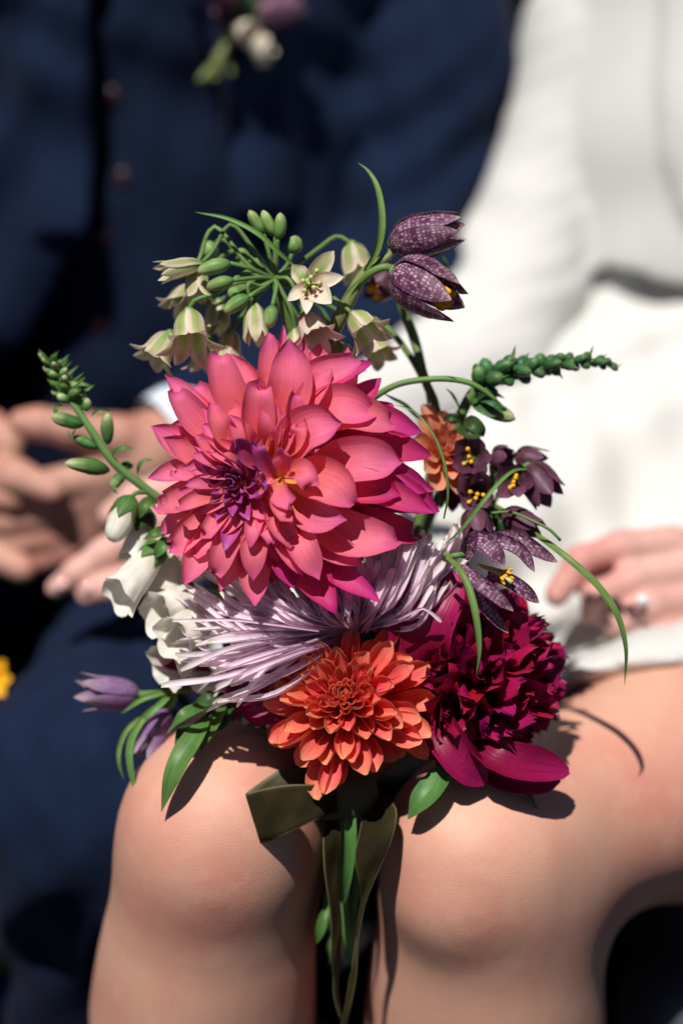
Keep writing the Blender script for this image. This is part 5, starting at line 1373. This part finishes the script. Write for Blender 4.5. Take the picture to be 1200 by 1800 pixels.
def band(name, left, right, mat, nu=9, nv=40, thick=.0009, parent=None):
    """a band between two edge lines, with velvet face and a little thickness"""
    A = spline(left, nv); B = spline(right, nv)
    s = np.linspace(0, 1, nu)
    V = A[:, None] * (1 - s)[None, :, None] + B[:, None] * s[None, :, None]
    UVs = np.stack(np.meshgrid(s, np.linspace(0, 1, nv)), -1)
    wv = np.linspace(0, 1, nv)[:, None]
    ph = rng.uniform(0, 6)
    bulge = .0016 * (1 - (2 * s - 1) ** 2)[None, :] * np.sin(wv * 7 + ph) + .0008 * np.sin(wv * 23 + 5 * s[None, :] + ph) * (1 - .5 * (2 * s - 1) ** 2)[None, :]
    V = V + CM[None, None, :] * bulge[:, :, None]
    V = V.reshape(-1, 3)
    o = mesh_obj(name, V, grid_faces(nu, nv), mat, parent or rib, UVs.reshape(-1, 2))
    md = o.modifiers.new('thickness', 'SOLIDIFY'); md.thickness = thick; md.offset = 0
    return o
E = lambda *q: [Z(z8, *k) for k in q]
# loop: back band goes out to the left, folds, front band returns
band('loop_back', E((640, 130, -0.0570), (480, 110, -0.0470), (330, 165, -0.0310), (200, 250, -0.0230), (112, 312, -0.0170)), E((640, 330, -0.0570), (500, 300, -0.0490), (360, 330, -0.0370), (240, 430, -0.0310), (186, 600, -0.0210)), M_velb)
band('loop_front', E((104, 318, -0.0165), (200, 292, -0.0100), (300, 272, -0.0080), (420, 264, -0.0090), (560, 266, -0.0190), (680, 268, -0.0410)), E((192, 606, -0.0200), (270, 588, -0.0130), (380, 540, -0.0100), (480, 490, -0.0110), (590, 448, -0.0210), (680, 430, -0.0410)), M_vel)
# knot
V, F = solid([cone(W(582, 1400, -.045), W(632, 1392, -.043), .013, .012), cone(W(600, 1384, -.042), W(612, 1412, -.042), .011, .011)], .003, .01)
mesh_obj('knot', V, F, M_vel, rib)
# tails
band('tail', E((560, 480, -.032), (558, 600, -.026), (566, 760, -.028), (585, 900, -.034), (606, 1080, -.044), (606, 1250, -.054), (618, 1400, -.060), (625, 1520, -.066), (662, 1645, -.074)),
     E((655, 470, -.034), (660, 600, -.032), (645, 760, -.040), (652, 900, -.044), (668, 1080, -.050), (660, 1250, -.060), (648, 1400, -.066), (650, 1520, -.072), (676, 1650, -.080)), M_vel)
band('tail', E((800, 400, -.045), (770, 560, -.026), (744, 690, -.018), (768, 820, -.022), (782, 930, -.032), (762, 1080, -.044), (742, 1250, -.052), (712, 1420, -.058), (690, 1560, -.064), (655, 1720, -.074)),
     E((930, 330, -.040), (992, 420, -.022), (965, 580, -.014), (890, 760, -.016), (830, 900, -.022), (790, 1040, -.034), (765, 1200, -.046), (752, 1400, -.052), (722, 1560, -.060), (690, 1720, -.070)), M_vel)
# broad green leaf that hangs below the knot
sheet('leaf', coral, E((712, 300, -.050), (715, 450, -.036), (716, 620, -.034), (700, 800, -.040), (682, 970, -.052)), CM + RT * .2, 84 / 3.333 * K, M_leaf, 'blade', .8, nu=7, nv=18)
leaf(coral, [(*z8(590, 960), -.075), (*z8(560, 1050), -.070), (*z8(540, 1130), -.070), (*z8(520, 1200), -.074)], 22, CM, mat=M_leaf)

# ------------------------------------------------------------------ buttonhole on the navy lapel
gj = bvh_of([o for o in groom.children if o.name.startswith('jacket')][0])
bp0, bn = hit(gj, 430, 60)
def B(px, py, out=.012):
    p, n_ = hit(gj, px, py)
    p = p if np.linalg.norm(p - bp0) < .12 else W(px, py, proj(bp0[None])[2][0])
    return p + CM * out
bout = thing('boutonniere', 'small boutonniere of mauve and white blooms pinned to the navy lapel', 'boutonniere', bp0)
fritbell(bout, B(452, 28, .016), B(530, 22, .030), 27 * K * 1.35, mat=M_frit)
fritbell(bout, B(420, 5, .016), B(385, -30, .030), 30 * K * 1.35, mat=M_plum)
trumpet(bout, B(425, 60, .018), B(470, 100, .030) - B(425, 60, .018), .020, .005, .0085, M_lilyp, flare=1.25)
trumpet(bout, B(440, 75, .012), B(475, 110, .020) - B(440, 75, .012), .018, .005, .008, M_lilyp, flare=1.25)
trumpet(bout, B(415, 50, .016), B(440, 70, .03) - B(415, 50, .016), .016, .005, .009, M_lilyp, flare=1.2)
for (x0, y0, x1, y1, w, m) in ((410, 60, 362, 148, 12, M_stemb), (400, 30, 395, 120, 12, M_leafd), (420, 20, 400, -10, 16, M_stemb), (390, 100, 408, 135, 12, M_stemb), (400, 40, 372, 20, 20, M_plum), (430, 40, 455, -10, 18, M_leafd), (405, 30, 380, 60, 16, M_plum)):
    a = B(x0, y0, .012); b = B(x1, y1, .016)
    sheet('leaf', bout, [a, (a + b) / 2 + CM * .006, b], CM + UP * .2, w * K * 1.5, m, 'leaf', .6, nu=6, nv=9)
for (x0, y0, x1, y1, r) in ((395, 110, 350, 150, 8), (400, 118, 410, 138, 8), (385, 118, 378, 145, 8)):
    bud('bud', bout, B(x0, y0, .014), B(x1, y1, .018), r * K * 1.2, M_stemb)
tube('stem', bout, [B(425, 20, .010), B(405, 80, .012), B(375, 140, .012)], .002, M_stemb, nv=12)

# a yellow bloom cut by the left edge
yb = W(-14, 1192, -.29)
yf = thing('yellow_bloom', 'orange yellow petals just entering the picture at the left edge over the trousers', 'flower', yb)
for i in range(7):
    a = i * .9
    t_ = W(-14 + 34 * math.cos(a), 1192 - 40 * math.sin(a), -.275)
    sheet('petal', yf, [yb, (yb + t_) / 2 + CM * .005, t_], CM, 34 * K, M_yel, 'round', .5, nu=6, nv=8)
